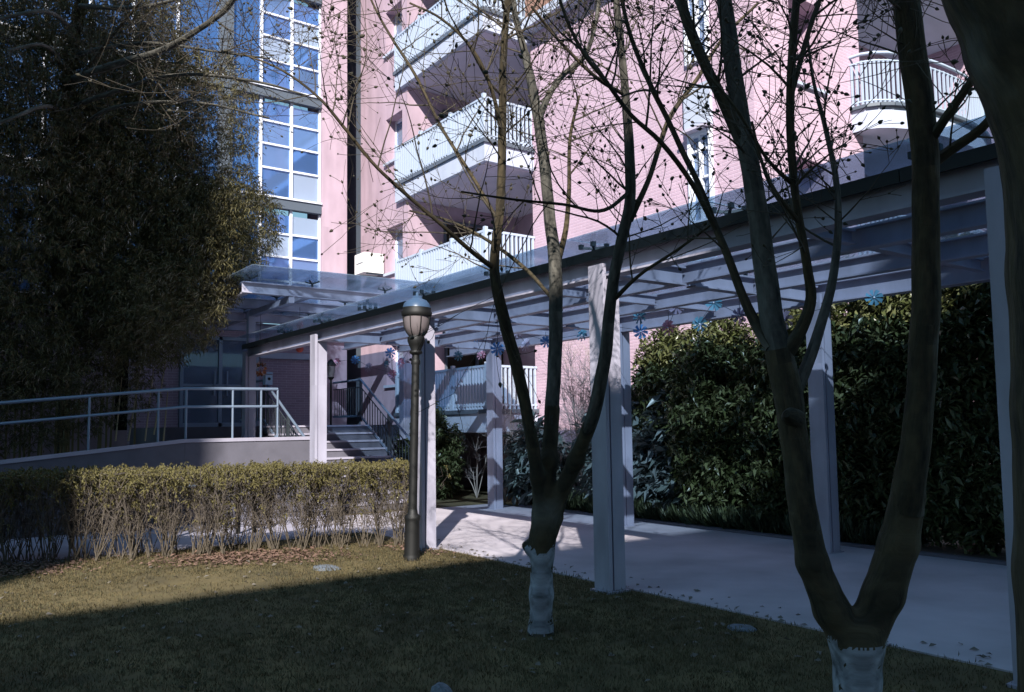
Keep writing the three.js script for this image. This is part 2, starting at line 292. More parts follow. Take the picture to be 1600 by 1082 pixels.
stairRail(8.2, 14.4, 17.1, 0.14, 1.72, 'metal balustrade on the right side of the entrance stairs behind the lamp post');

// ───────────────────────── apartment building ─────────────────────────
function wall(axis, c0, c1, a0, a1, H0, H1, holes = []) { // axis 'D': plane facing along D (runs along s); axis 's': runs along D
  const acc = A(), as = [...new Set([a0, a1, ...holes.flatMap(h => [h[0], h[1]])])].filter(v => v >= a0 && v <= a1).sort((x, y) => x - y);
  for (let k = 0; k < as.length - 1; k++) {
    const m = (as[k] + as[k + 1]) / 2, hs = holes.filter(h => h[0] < m && h[1] > m).sort((x, y) => x[2] - y[2]); let y = H0;
    const put = (y0, y1) => { if (y1 > y0) axis === 'D' ? acc.box(as[k], as[k + 1], c0, c1, y0, y1) : acc.box(c0, c1, as[k], as[k + 1], y0, y1); };
    for (const h of hs) { put(y, h[2]); y = h[3]; } put(y, H1);
  }
  return acc;
}
const TOP = 19.6, FL = [1.45, 4.38, 7.33, 10.28, 13.23, 16.18];
const bld = thing('apartment_building', 'pink brick apartment building with white balconies behind the pergola', 'building', W(14.5, 11.2, 0));
{
  // window strip on the front
  const strip = []; FL.forEach(f => strip.push([9.30, 9.84, f - 0.25 + 1.0 - 0.02, f - 0.57 + 2.95]));
  part('wall', wall('D', 11.2, 11.5, 8.4, 14.5, 0, TOP, strip), M.brick, bld);
  strip.forEach(([a0, a1, y0, y1]) => {
    const w = part('window', A().box(a0, a0 + 0.06, 11.14, 11.3, y0, y1).box(a1 - 0.06, a1, 11.14, 11.3, y0, y1).box(a0 + 0.06, a1 - 0.06, 11.14, 11.3, y0, y0 + 0.06).box(a0 + 0.06, a1 - 0.06, 11.14, 11.3, y1 - 0.06, y1)
      .box((a0 + a1) / 2 - 0.02, (a0 + a1) / 2 + 0.02, 11.16, 11.24, y0 + 0.06, y1 - 0.06).box(a0 + 0.06, a1 - 0.06, 11.17, 11.23, y0 + 0.8, y0 + 0.84).box(a0 + 0.06, a1 - 0.06, 11.17, 11.23, y0 + 1.3, y0 + 1.34), M.frame, bld);
    part('pane', A().box(a0 + 0.06, a1 - 0.06, 11.25, 11.258, y0 + 0.06, y1 - 0.06), M.windowGlass, w);
    part('curtain', A().box(a0 + 0.06, a1 - 0.06, 11.40, 11.42, y0, y1), M.frame, w);
    part('panel', A().box(a0 - 0.02, a1 + 0.04, 11.12, 11.197, y1 + 0.05, y1 + 0.85), M.white, bld);
    part('canopy_ledge', A().box(a0 - 0.02, a1 + 0.02, 10.98, 11.197, y1, y1 + 0.048), M.soffit, bld);
  });
  // side wall towards the courtyard with window recesses
  const side = FL.map(f => [12.25, 13.25, f + 0.45 - 0.22, f - 0.33 + 2.15]);
  part('wall', wall('s', 8.4, 9.2, 11.5, 14.45, 0, TOP, side), M.brick, bld);
  side.forEach(([a0, a1, y0, y1]) => {
    const w = part('window', A().box(9.0, 9.06, a0, a0 + 0.07, y0, y1).box(9.0, 9.06, a1 - 0.07, a1, y0, y1).box(9.0, 9.06, a0 + 0.07, a1 - 0.07, y0, y0 + 0.07).box(9.0, 9.06, a0 + 0.07, a1 - 0.07, y1 - 0.07, y1).box(9.0, 9.05, 12.72, 12.78, y0 + 0.07, y1 - 0.07).box(9.05, 9.045, a0 + 0.07, 12.72, y0 + 1.05, y0 + 1.1), M.frame, bld);
    part('pane', A().box(9.025, 9.033, a0 + 0.07, a1 - 0.07, y0 + 0.07, y1 - 0.07), M.windowGlass, w);
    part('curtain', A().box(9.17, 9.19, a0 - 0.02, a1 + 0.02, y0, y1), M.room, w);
    part('sill', A().box(8.34, 8.95, a0 - 0.04, a1 + 0.04, y0 - 0.06, y0 - 0.002), M.white, bld);
  });
  // loggia with curved balconies further back
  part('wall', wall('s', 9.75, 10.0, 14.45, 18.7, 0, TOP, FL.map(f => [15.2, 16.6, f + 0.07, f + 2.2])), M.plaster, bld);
  part('wall', A().box(9.202, 9.75, 14.25, 14.45, 0, TOP), M.brick, bld); part('wall', A().box(8.4, 9.75, 18.7, 18.95, 0, TOP), M.brick, bld);
  part('wall', wall('s', 8.4, 8.9, 18.95, 26, 0, TOP, FL.map(f => [19.5, 20.9, f + 1.1, f + 2.4])), M.brick, bld);
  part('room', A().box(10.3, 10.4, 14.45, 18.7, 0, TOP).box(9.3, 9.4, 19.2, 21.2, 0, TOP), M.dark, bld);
  FL.slice(1).forEach((f, k) => {
    const arc = (r0, H, n = 16) => { const P = []; for (let j = 0; j <= n; j++) { const a = j / n * Math.PI; P.push([8.42 - r0 * Math.pow(Math.sin(a), 0.75) * 0.98, 16.35 - Math.cos(a) * 2.25]); } return P; };
    const P = arc(0.95), sl = A(); const h0 = f - 0.35, h1 = f + 0.05;
    for (let j = 0; j < P.length - 1; j++) { const a = P[j], b = P[j + 1]; sl.hexa([W(9.74, a[1], h0), W(a[0], a[1], h0), W(b[0], b[1], h0), W(9.74, b[1], h0), W(9.74, a[1], h1), W(a[0], a[1], h1), W(b[0], b[1], h1), W(9.74, b[1], h1)]); }
    part('balcony_slab', sl, M.white, bld);
    const cp = A(); for (let j = 0; j < P.length - 1; j++) cp.beam(W(P[j][0] - 0.03, P[j][1], h1 + 0.03), W(P[j + 1][0] - 0.03, P[j + 1][1], h1 + 0.03), 0.12, 0.06); part('balcony_trim', cp, M.spandrel, bld);
    const r = part('balcony_railing', A().tube(P.map(p => W(p[0] + 0.04, p[1], h1 + 1.05)), P.map(() => 0.032), 6).tube(P.map(p => W(p[0] + 0.04, p[1], h1 + 0.9)), P.map(() => 0.02), 6).tube(P.map(p => W(p[0] + 0.04, p[1], h1 + 0.14)), P.map(() => 0.02), 6), M.rail, bld);
    const pos = []; for (let j = 0; j < P.length - 1; j++) for (let q = 0; q < 3; q++) { const u = q / 3; pos.push(W(P[j][0] * (1 - u) + P[j + 1][0] * u + 0.04, P[j][1] * (1 - u) + P[j + 1][1] * u, h1 + 0.47)); }
    placed('baluster', new THREE.BoxGeometry(0.035, 0.9, 0.035), M.rail, r, pos);
  });
  // recessed balcony stack on the front
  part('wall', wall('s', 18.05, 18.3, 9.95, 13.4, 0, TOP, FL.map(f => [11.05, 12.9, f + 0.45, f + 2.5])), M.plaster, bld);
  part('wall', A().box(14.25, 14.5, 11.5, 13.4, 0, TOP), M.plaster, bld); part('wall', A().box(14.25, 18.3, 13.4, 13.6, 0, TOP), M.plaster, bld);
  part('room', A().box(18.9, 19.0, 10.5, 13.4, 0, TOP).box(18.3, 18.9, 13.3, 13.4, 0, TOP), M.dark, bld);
  FL.forEach((f, k) => {
    const f0 = 9.84, sR = 14.42, sL = 18.52, h1 = f + 0.40;
    part('balcony_slab', A().box(sR, sL, f0, 9.948, f, h1).box(sR, 18.048, 9.95, 11.197, f, h1).box(14.502, 18.048, 11.2, 13.398, f + 0.02, h1 - 0.01), M.white, bld);
    part('balcony_soffit', A().box(sR + 0.1, 18.04, f0 + 0.1, 13.39, f - 0.012, f - 0.002), M.soffit, bld);
    part('balcony_trim', A().box(sR - 0.05, sL + 0.02, f0 - 0.05, f0 + 0.08, h1 + 0.002, h1 + 0.09).box(sR - 0.05, sR + 0.08, f0 + 0.08, 11.19, h1 + 0.002, h1 + 0.09), M.spandrel, bld);
    const rr = part('balcony_railing', A().box(sR, sL, f0, f0 + 0.06, h1 + 0.99, h1 + 1.04).box(sR, sR + 0.06, f0 + 0.06, 11.19, h1 + 0.99, h1 + 1.04).box(sR + 0.01, sL, f0 + 0.01, f0 + 0.05, h1 + 0.16, h1 + 0.20).box(sR + 0.01, sR + 0.05, f0 + 0.06, 11.19, h1 + 0.16, h1 + 0.20), M.rail, bld);
    const pos = [], posts = []; for (let s = sR + 0.03; s < sL; s += 0.115) pos.push(W(s, f0 + 0.03, h1 + 0.54)); for (let D = f0 + 0.15; D < 11.18; D += 0.115) pos.push(W(sR + 0.03, D, h1 + 0.54));
    placed('baluster', new THREE.BoxGeometry(0.045, 0.9, 0.045), M.rail, rr, k < 4 ? pos : pos.filter((v, j) => j % 1 === 0));
    for (const s of [sR + 0.03, sR + 1.4, sR + 2.8, sL - 0.05]) posts.push(W(s, f0 + 0.02, h1 + 0.57)); placed('railing_post', new THREE.BoxGeometry(0.08, 1.06, 0.08), M.rail, rr, posts);
    const doorF = part('balcony_door', A().box(18.0, 18.06, 11.0, 11.06, f + 0.45, f + 2.55).box(18.0, 18.06, 11.95, 12.02, f + 0.45, f + 2.5).box(18.0, 18.06, 11.06, 12.9, f + 2.5, f + 2.56), M.spandrel, bld);
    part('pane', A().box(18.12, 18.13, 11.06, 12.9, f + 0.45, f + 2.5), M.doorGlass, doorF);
  });
  // wall beside the stack, with corner windows
  const cw = FL.map(f => [18.32, 19.22, f + 1.22, f + 2.32 + 0.1]);
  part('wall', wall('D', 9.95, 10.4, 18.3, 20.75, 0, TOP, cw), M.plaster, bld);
  cw.forEach(([a0, a1, y0, y1]) => {
    const w = part('window', A().box(a0, a0 + 0.07, 10.22, 10.28, y0, y1).box(a1 - 0.07, a1, 10.22, 10.28, y0, y1).box(a0 + 0.07, a1 - 0.07, 10.22, 10.28, y0, y0 + 0.07).box(a0 + 0.07, a1 - 0.07, 10.22, 10.28, y1 - 0.07, y1).box(18.74, 18.80, 10.22, 10.28, y0 + 0.07, y1 - 0.07), M.frame, bld);
    part('pane', A().box(a0 + 0.07, a1 - 0.07, 10.24, 10.248, y0 + 0.07, y1 - 0.07), M.windowGlass, w); part('curtain', A().box(a0, a1, 10.36, 10.38, y0, y1), M.room, w);
    part('sill', A().box(a0 - 0.05, a1 + 0.05, 9.88, 10.2, y0 - 0.07, y0 - 0.002), M.white, bld);
  });
  // ledge of the terrace at the top
  part('ledge', A().box(7.9, 14.35, 10.86, 11.197, 10.50, 10.72), M.white, bld); part('parapet_tiles', A().box(7.9, 14.3, 10.92, 11.197, 10.724, 11.3), std([0.30, 0.17, 0.13], 0.9), bld);
  part('roof', A().box(8.2, 20.9, 9.8, 26, TOP + 0.002, TOP + 0.3), M.white, bld);
}
{ // glass stair block on the left
  const t = thing('glass_stair_block', 'tall blue glass stair block with white mullions and pink corner pier at left', 'building', W(20.3, 7, 0));
  const s = 20.35, D0 = 1.2, D1 = 8.55, f = M.frame;
  part('pier', A().box(20.2, 21.2, 8.56, 9.28, 1.6, TOP), M.plaster, t);
  part('gap_wall', A().box(22.4, 22.6, 9.28, 10.0, 0, TOP).box(20.76, 22.4, 9.95, 10.15, 0, TOP), M.spandrel, t);
  part('wall', A().box(20.3, 20.6, 6.95, 8.56, 0, 3.9).box(20.3, 20.6, 4.0, 5.05, 0, 3.9).box(20.3, 20.6, 5.05, 6.95, 3.9 - 0.05, 4.2), brick([0.36, 0.27, 0.34], [0.50, 0.42, 0.50]), t);
  part('wall_cap', A().box(20.22, 20.3, 6.95, 8.56, 3.35, 3.5), M.white, t);
  const Dm = [1.2, 2.1, 3.0, 3.9, 4.9, 6.05, 6.95, 7.76, 8.55], floors = [4.45, 7.36, 10.22, 13.1, 16.0];
  const cm = A(); Dm.forEach((D, k) => { const w = k === 5 ? 0.17 : 0.035, x = k === 5 ? 0.12 : 0.06; part('mullion', A().box(s - x, s + 0.05, D - w, D + w, 4.2, TOP), k === 5 ? M.spandrel : f, t); });
  floors.forEach((y, q) => {
    part('spandrel', A().box(s - 0.16, s + 0.03, D0, D1, y - 0.14, y + 0.1), M.spandrel, t); part('spandrel_cap', A().box(s - 0.2, s + 0.03, D0, D1, y + 0.102, y + 0.15), f, t);
    const y0 = y + 0.15, y1 = y + 2.86 - 0.2, hs = [0, 0.30, 0.55, 0.79, 1].map(v => y0 + (y1 - y0) * v);
    for (let k = 0; k < Dm.length - 1; k++) for (let r = 0; r < 4; r++) {
      const big = k < 6; if (big && r) continue;
      const b0 = hs[r], b1 = hs[big ? 4 : r + 1];
      part('pane', A().box(s, s + 0.012, Dm[k] + 0.036 + (k === 5 ? 0.14 : 0), Dm[k + 1] - 0.036 - (k === 4 ? 0.14 : 0), b0 + 0.026, b1 - 0.026), big ? M.curtain : [M.curtain, M.curtainB, M.curtainC, M.curtainB, M.curtain][(k * 3 + r * 2 + q) % 5], t);
      if (r) part('transom', A().box(s - 0.05, s + 0.05, Dm[k] + 0.036, Dm[k + 1] - 0.036, b0 - 0.025, b0 + 0.025), f, t);
    }
  });
  part('roof', A().box(20, 27, 1, 9.3, TOP, TOP + 0.4), M.spandrel, t); part('side_wall', A().box(20.5, 27, 1.0, 1.2, 0, TOP).box(26.8, 27, 1.2, 9.3, 0, TOP), M.plaster, t);
  // entrance doors
  const d = part('door', A().box(20.25, 20.33, 5.06, 5.14, 1.65, 3.84).box(20.25, 20.33, 5.96, 6.04, 1.65, 3.84).box(20.25, 20.33, 6.86, 6.94, 1.65, 3.84).box(20.25, 20.33, 5.14, 6.86, 3.76, 3.84).box(20.25, 20.33, 5.14, 5.96, 2.62, 2.68).box(20.25, 20.33, 6.04, 6.86, 2.62, 2.68).box(20.25, 20.33, 5.14, 6.86, 1.65, 1.75), M.galv, t);
  part('pane', A().box(20.30, 20.31, 5.14, 6.86, 1.75, 3.76), M.windowGlass, d); part('handle', A().beam(W(20.2, 6.15, 2.4), W(20.2, 6.15, 3.0), 0.03, 0.03).beam(W(20.2, 5.85, 2.4), W(20.2, 5.85, 3.0), 0.03, 0.03), M.galv, d);
  part('lobby', A().box(22, 22.1, 4, 8.5, 1.6, 4.2), M.dark, t);
}
{ // downpipe and air conditioner in the gap
  const t = thing('downpipe', 'grey downpipe running down the dark gap between the pier and the pink wall', 'pipe', W(20.75, 9.7, 0));
  const p = at(566, 250, { s: 20.85 }); const D = -p.z;
  part('pipe', tubeR(A(), [W(20.85, D, 1.7), W(20.85, D, 11.6), W(20.8, D - 0.05, 12.1)], 0.06, 10), M.galv, t);
  for (const h of [3.5, 5.5, 7.5, 9.5, 11.5]) part('bracket', A().box(20.78, 20.95, D - 0.08, D + 0.08, h, h + 0.04), M.spandrel, t);
  const q = at(577, 428, { D: 9.55 }), a = thing('air_conditioner', 'white outdoor air conditioner unit fixed to the pink wall above the canopy', 'air conditioner', q);
  const cx = -q.x, cD = 9.62, y = q.y;
  part('case', A().box(cx - 0.16, cx + 0.40, cD - 0.3, cD + 0.26, y, y + 0.52), std([0.80, 0.80, 0.76], 0.5), a);
  part('grille', A().box(cx - 0.08, cx + 0.28, cD - 0.308, cD - 0.301, y + 0.25, y + 0.27), M.spandrel, a);
  part('bracket', A().beam(W(cx - 0.1, cD - 0.2, y - 0.02), W(cx - 0.1, 9.95, y - 0.02), 0.04, 0.036).beam(W(cx + 0.3, cD - 0.2, y - 0.02), W(cx + 0.3, 9.95, y - 0.02), 0.04, 0.036), M.spandrel, a);
}
{ // courtyard wing and an added tower shading the left, behind the camera
  const mk = (name, label, b, H) => { const t = thing(name, label, 'building', W((b[0] + b[1]) / 2, b[2], 0)); part('wall', A().box(b[0], b[1], b[2], b[3], 0, H), M.brick, t); part('roof', A().box(b[0] - 0.0, b[1], b[2], b[3], H + 0.002, H + 0.15), M.white, t); const w = A(); for (let h = 1.5; h < H - 2; h += 2.95) for (let D = b[2] + 1; D < b[3] - 1.5; D += 3) w.box(b[1], b[1] + 0.04, D, D + 1.5, h, h + 1.4); part('window', w, M.windowGlass, t); };
  mk('courtyard_wing', 'lower pink brick wing of the courtyard behind the camera', [-22, -12, -18.99, 4.2], 16.62);
  mk('added_shade_tower', 'added taller brick block behind the camera that shades the left side', [-15, -12, -46, -19.0], 32);
}

// ───────────────────────── street lamp ─────────────────────────
{
  const base = at(643, 876, { H: 0 }), s = -base.x, D = -base.z, t = thing('street_lamp', 'black cast iron lamp post with round frosted lantern beside the pergola post', 'street lamp', base);
  const lathe = pts => { const a = A(); a.geo(new THREE.LatheGeometry(pts.map(p => new THREE.Vector2(p[0], p[1])), 24), new THREE.Matrix4().makeTranslation(base.x, 0, base.z)); return a; };
  part('base', lathe([[0.115, 0], [0.115, 0.06], [0.1, 0.08], [0.095, 0.5], [0.105, 0.53], [0.105, 0.57], [0.07, 0.60], [0.06, 0.66]]), M.iron, t);
  part('shaft', lathe([[0.058, 0.655], [0.055, 1.5], [0.05, 2.55], [0.062, 2.57], [0.062, 2.61], [0.05, 2.63], [0.05, 2.70]]), M.iron, t);
  part('collar', lathe([[0.05, 2.69], [0.085, 2.71], [0.085, 2.735], [0.065, 2.75], [0.095, 2.82], [0.115, 2.87], [0.115, 2.92], [0.098, 2.935], [0.098, 2.95]]), M.iron, t);
  part('globe', lathe([[0.085, 2.94], [0.13, 2.99], [0.158, 3.06], [0.172, 3.14], [0.176, 3.22]]), M.lampGlass, t);
  part('band', lathe([[0.178, 3.20], [0.20, 3.21], [0.205, 3.26], [0.188, 3.28], [0.188, 3.32]]), M.iron, t);
  part('cap', lathe([[0.188, 3.315], [0.175, 3.37], [0.13, 3.42], [0.07, 3.445], [0.065, 3.47], [0.02, 3.485], [0.018, 3.52], [0.0, 3.54]]), M.lampCap, t);
  t.scale.set(0.92, 0.918, 0.92); t.rotateOnAxis(camera.userData.basis[2].clone().setY(0).normalize(), 0.026);
  for (let k = 0; k < 8; k++) { const a = k / 8 * 6.283 + 0.2, c = Math.cos(a), n = Math.sin(a); part('rib', A().tube([[0.10, 2.94], [0.142, 2.99], [0.17, 3.06], [0.184, 3.14], [0.19, 3.22]].map(([r, y]) => new THREE.Vector3(base.x + c * r, y, base.z + n * r)), [0.007, 0.007, 0.007, 0.007, 0.007], 5), M.iron, t); }
}
{ // wall lantern, birdhouse, flower basket, paper ball on the landing
  let p = at(517, 590, { s: 17.3 }), t = thing('wall_lantern', 'small black carriage lantern on a slim post by the landing behind a pergola post', 'lantern', p);
  const b = new THREE.Vector3(p.x, 0, p.z), cyl = (r0, r1, y0, y1, n = 6) => A().geo(new THREE.CylinderGeometry(r1, r0, y1 - y0, n), new THREE.Matrix4().makeTranslation(b.x, (y0 + y1) / 2, b.z)), y = p.y;
  part('pole', cyl(0.025, 0.025, 1.64, y, 8), M.iron, t); part('cage', cyl(0.07, 0.11, y, y + 0.26), M.lampGlass, t); part('roof', cyl(0.14, 0.03, y + 0.262, y + 0.40), M.iron, t); part('foot', cyl(0.04, 0.08, y - 0.06, y - 0.002), M.iron, t);
  p = at(418, 602, { s: 16.9 }); t = thing('birdhouse', 'pale blue birdhouse with a round dark hole at the top of the stairs', 'birdhouse', p);
  part('box', A().geo(new THREE.BoxGeometry(0.16, 0.2, 0.15), new THREE.Matrix4().makeTranslation(p.x, p.y + 0.1, p.z)), std([0.35, 0.52, 0.68], 0.6), t);
  part('roof', A().beam(new THREE.Vector3(p.x - 0.0, p.y + 0.24, p.z - 0.07), new THREE.Vector3(p.x, p.y + 0.24, p.z + 0.07), 0.22, 0.04), std([0.30, 0.45, 0.62], 0.6), t);
  part('hole', A().geo(new THREE.CylinderGeometry(0.03, 0.03, 0.02, 14), new THREE.Matrix4().makeRotationZ(Math.PI / 2).setPosition(p.x + 0.083, p.y + 0.12, p.z)), M.dark, t);
  part('pole', A().beam(new THREE.Vector3(p.x, 1.38, p.z), new THREE.Vector3(p.x, p.y, p.z), 0.03, 0.03), M.railDark, t);
  p = at(406, 577, { s: 16.85 }); t = thing('flower_basket', 'hanging ball of orange and cream flowers beside the dark post on the landing', 'flower basket', p);
  const R = rng(5), cols = [[0.55, 0.18, 0.06], [0.7, 0.5, 0.4], [0.06, 0.08, 0.03]];
  cols.forEach((c, k) => { const a = A(); for (let j = 0; j < [60, 50, 14][k]; j++) { const d = new THREE.Vector3(R() - 0.5, R() - 0.5, R() - 0.5).normalize(); a.leaf(p.clone().addScaledVector(d, 0.07 + R() * 0.05), d.clone().add(new THREE.Vector3(R() - 0.5, R() - 0.5, R() - 0.5)).normalize(), new THREE.Vector3(R(), R(), R()).normalize(), 0.07, 0.05); } part(['flower', 'flower', 'leaf'][k], a, std(c, 0.7), t); });
  part('cord', A().beam(p.clone().add(new THREE.Vector3(0, 0.08, 0)), p.clone().setY(4.0), 0.006, 0.006), M.iron, t);
  p = at(468, 546, { s: 15.6 }); t = thing('paper_lantern', 'small red paper ball hanging under the upper canopy beams', 'lantern', p);
  part('ball', A().geo(new THREE.SphereGeometry(0.075, 16, 12), new THREE.Matrix4().makeScale(1, 0.92, 1).setPosition(p)), std([0.50, 0.09, 0.06], 0.7), t); part('cord', A().beam(p.clone().add(new THREE.Vector3(0, 0.06, 0)), p.clone().setY(4.0), 0.006, 0.006), M.iron, t); part('cap', A().geo(new THREE.CylinderGeometry(0.02, 0.025, 0.025, 10), new THREE.Matrix4().makeTranslation(p.x, p.y + 0.075, p.z)), M.iron, t);
}

// ───────────────────────── pinwheels ─────────────────────────
{
  const cols = { b: [0.14, 0.36, 0.72], p: [0.72, 0.36, 0.48], w: [0.62, 0.58, 0.72], t: [0.13, 0.31, 0.42], g: [0.34, 0.30, 0.42] };
  const word = { b: 'bright blue', p: 'pink', w: 'silvery white', t: 'teal', g: 'greyish clear' };
  const L = [[527, 567, 'p'], [555, 563, 'b'], [576, 575, 'w'], [604, 571, 't'], [610, 552, 'b'], [613, 585, 'p'], [627, 569, 'p'], [640, 547, 'p'], [705, 532, 'w'], [716, 557, 't'], [744, 526, 'b'], [752, 556, 'p'], [777, 546, 'b'], [807, 520, 'w'], [822, 540, 'w'], [853, 535, 'b'], [900, 504, 'b'], [910, 525, 't'], [1000, 495, 't'], [1001, 519, 'b'], [1057, 481, 'g'], [1045, 513, 'p'], [1094, 507, 't'], [1115, 474, 't'], [1156, 494, 'g'], [1227, 500, 'g'], [1366, 466, 't']];
  const blade = A(); { const z = new THREE.Vector3(0, 0, 0.012), a = new THREE.Vector3(0, 0, 0), b = new THREE.Vector3(0.165, 0.02, 0.0), c = new THREE.Vector3(0.13, 0.085, 0.03), d = new THREE.Vector3(0.06, 0.06, 0.05); const tri = (p, q, r) => blade.quad(p, q, r, r.clone()); tri(a, b, c); tri(a, c, d); tri(a, d, z); }
  const bg = blade.build(), hub = new THREE.SphereGeometry(0.02, 10, 8), mats = {}; for (const k in cols) mats[k] = leafM(cols[k], { roughness: 0.3, transmission: k === 'w' || k === 'g' ? 0.35 : 0.2, thickness: 0 });
  const screenX = new Map(), protos = {}, near = ['beside the street lamp', 'near the stairs', 'over the middle of the path', 'under the shaded end of the roof'], pts = [];
  const count = {};
  L.forEach(([x, y, c], k) => {
    const p = at(x, y, { D: 8.15 + (k % 3) * 0.22 }); pts.push(p);
    const where = x < 600 ? 'left of the lamp over the stairs' : x < 660 ? 'just left of the lamp post lantern' : x < 790 ? 'right of the lamp post' : x < 870 ? 'around the middle tree stem' : x < 960 ? 'left of the near pergola post' : x < 1180 ? 'right of the near pergola post' : 'far right behind the forked tree';
    const key = c + where; const lab = `${word[c]} pinwheel on the garland ${where}`; count[lab] = (count[lab] || 0) + 1;
    let o;
    if (!protos[c]) {
      o = new THREE.Group(); for (let j = 0; j < 8; j++) { const m = new THREE.Mesh(bg, mats[c]); m.name = 'blade'; m.rotation.z = j / 8 * Math.PI * 2; m.castShadow = true; o.add(m); }
      const h = new THREE.Mesh(hub, M.frame); h.name = 'hub'; h.position.z = 0.02; o.add(h); protos[c] = o;
    } else o = protos[c].clone();
    o.name = numbered('pinwheel'); o.position.copy(p); o.rotation.set(0.25 * Math.sin(k * 2.1), 0.5 + 0.5 * Math.sin(k * 1.7), k); o.scale.setScalar(0.68 + 0.10 * Math.sin(k * 3.3)); scene.add(o); screenX.set(o, x); tag(o, lab, 'pinwheel', 'pinwheels strung under the pergola roof');
  });
  // make labels of same-coloured neighbours distinct by height or order
  const by = {}; scene.children.filter(o => o.userData.category === 'pinwheel').forEach(o => (by[o.userData.label] ??= []).push(o));
  for (const l in by) if (by[l].length > 1) { const s = by[l].sort((a, b) => screenX.get(a) - screenX.get(b)); s.forEach((o, k) => { o.userData.label = l.replace('pinwheel', (s.length === 2 ? ['pinwheel (left of two)', 'pinwheel (right of two)'] : ['leftmost pinwheel', 'middle pinwheel', 'rightmost pinwheel'])[Math.min(k, 2)]); }); }
  const st = thing('garland_string', 'thin string that carries the pinwheels under the pergola roof', 'string', pts[0]);
  pts.sort((a, b) => a.x - b.x); const a = A(), P = []; pts.forEach((p, k) => { P.push(new THREE.Vector3(p.x, p.y + 0.02, p.z)); if (k < pts.length - 1) { const q = pts[k + 1]; P.push(p.clone().lerp(q, 0.5).add(new THREE.Vector3(0, 0.02, 0))); } });
  a.tube(P, P.map(() => 0.004), 4); part('string', a, M.railDark, st); const h = A(); pts.forEach((p, k) => { if (k % 3 === 0) h.beam(p, new THREE.Vector3(p.x, 3.08, p.z), 0.005, 0.005); }); part('hanger', h, M.railDark, st);
}

// ───────────────────────── bare trees ─────────────────────────
function smooth(pts, rad, step) { const c = new THREE.CatmullRomCurve3(pts, false, 'centripetal'), n = Math.max(4, Math.ceil(c.getLength() / step)), P = [], Rr = []; for (let k = 0; k <= n; k++) { const u = k / n; P.push(c.getPoint(u)); const f = u * (rad.length - 1), i = Math.min(rad.length - 2, Math.floor(f)); Rr.push(rad[i] + (rad[i + 1] - rad[i]) * (f - i)); } return [P, Rr]; }
function forkGeometry(lines, k, res, seed) { // limbs that grow out of one trunk: smooth union of tapered capsules, with ridged bark
  const caps = []; for (const L of lines) for (let j = 0; j < L.length - 1; j++) caps.push([L[j], L[j + 1]]);
  const box = new THREE.Box3(); caps.forEach(([a, b]) => { box.expandByPoint(a.p); box.expandByPoint(b.p); }); box.expandByScalar(0.16);
  const c = box.getCenter(new THREE.Vector3()), sz = box.getSize(new THREE.Vector3()), h = Math.max(sz.x, sz.y, sz.z) / 2, nz = fbm(seed, 4, 4), v = new THREE.Vector3(), w = new THREE.Vector3(), e = new THREE.Vector3();
  const sdf = q => { let d = 1e3; for (const [a, b] of caps) { e.subVectors(b.p, a.p); w.subVectors(q, a.p); const t = Math.max(0, Math.min(1, w.dot(e) / e.lengthSq())); const x = w.addScaledVector(e, -t).length() - (a.r + (b.r - a.r) * t); const m = Math.max(k - Math.abs(d - x), 0) / k; d = Math.min(d, x) - m * m * k * 0.25; } return d + (d < 0.06 ? 0.016 * (nz(q.x * 0.9 + q.z * 0.7 + 3, q.y * 0.35 + 3) - 0.5) + 0.006 * (nz(q.x * 3.1 + q.z * 2.3 + 3, q.y * 0.9 + 3) - 0.5) : 0); };
  const mc = new MarchingCubes(res, new THREE.MeshBasicMaterial(), false, false, 300000); mc.isolation = 0; const half = res / 2;
  for (let z = 0; z < res; z++) for (let y = 0; y < res; y++) for (let x = 0; x < res; x++) { v.set((x - half) / half, (y - half) / half, (z - half) / half).multiplyScalar(h).add(c); mc.field[z * res * res + y * res + x] = -sdf(v); }
  mc.update(); const n = mc.count, acc = A(), g = new THREE.Vector3();
  for (let j = 0; j < n; j++) {
    v.set(mc.positionArray[j * 3], mc.positionArray[j * 3 + 1], mc.positionArray[j * 3 + 2]).multiplyScalar(h).add(c); const s = 0.004, d0 = v.clone();
    g.set(sdf(d0.setX(v.x + s)) - sdf(d0.setX(v.x - s)), 0, 0); d0.copy(v); g.y = sdf(d0.setY(v.y + s)) - sdf(d0.setY(v.y - s)); d0.copy(v); g.z = sdf(d0.setZ(v.z + s)) - sdf(d0.setZ(v.z - s)); g.normalize();
    acc.p.push(v.x, v.y, v.z); acc.n.push(g.x, g.y, g.z); acc.u.push((v.x + v.z) * 1.1, v.y);
  }
  for (let j = 0; j + 2 < n; j += 3) { // keep the winding that agrees with the outward normal
    const P = q => new THREE.Vector3(acc.p[q * 3], acc.p[q * 3 + 1], acc.p[q * 3 + 2]), a = P(j), f = P(j + 1).sub(a).cross(P(j + 2).sub(a)); const ok = f.x * acc.n[j * 3] + f.y * acc.n[j * 3 + 1] + f.z * acc.n[j * 3 + 2] > 0;
    acc.i.push(j, ok ? j + 1 : j + 2, ok ? j + 2 : j + 1);
  }
  return acc;
}
const budG = (() => { const g = new THREE.LatheGeometry([[0.0001, -0.1], [0.30, 0.15], [0.34, 0.42], [0.2, 0.75], [0.0001, 1.05]].map(p => new THREE.Vector2(...p)), 6); return g; })();
function bud(acc, p, d, len) { const q = new THREE.Quaternion().setFromUnitVectors(new THREE.Vector3(0, 1, 0), d); acc.geo(budG, new THREE.Matrix4().compose(p, q, new THREE.Vector3(len, len, len))); }
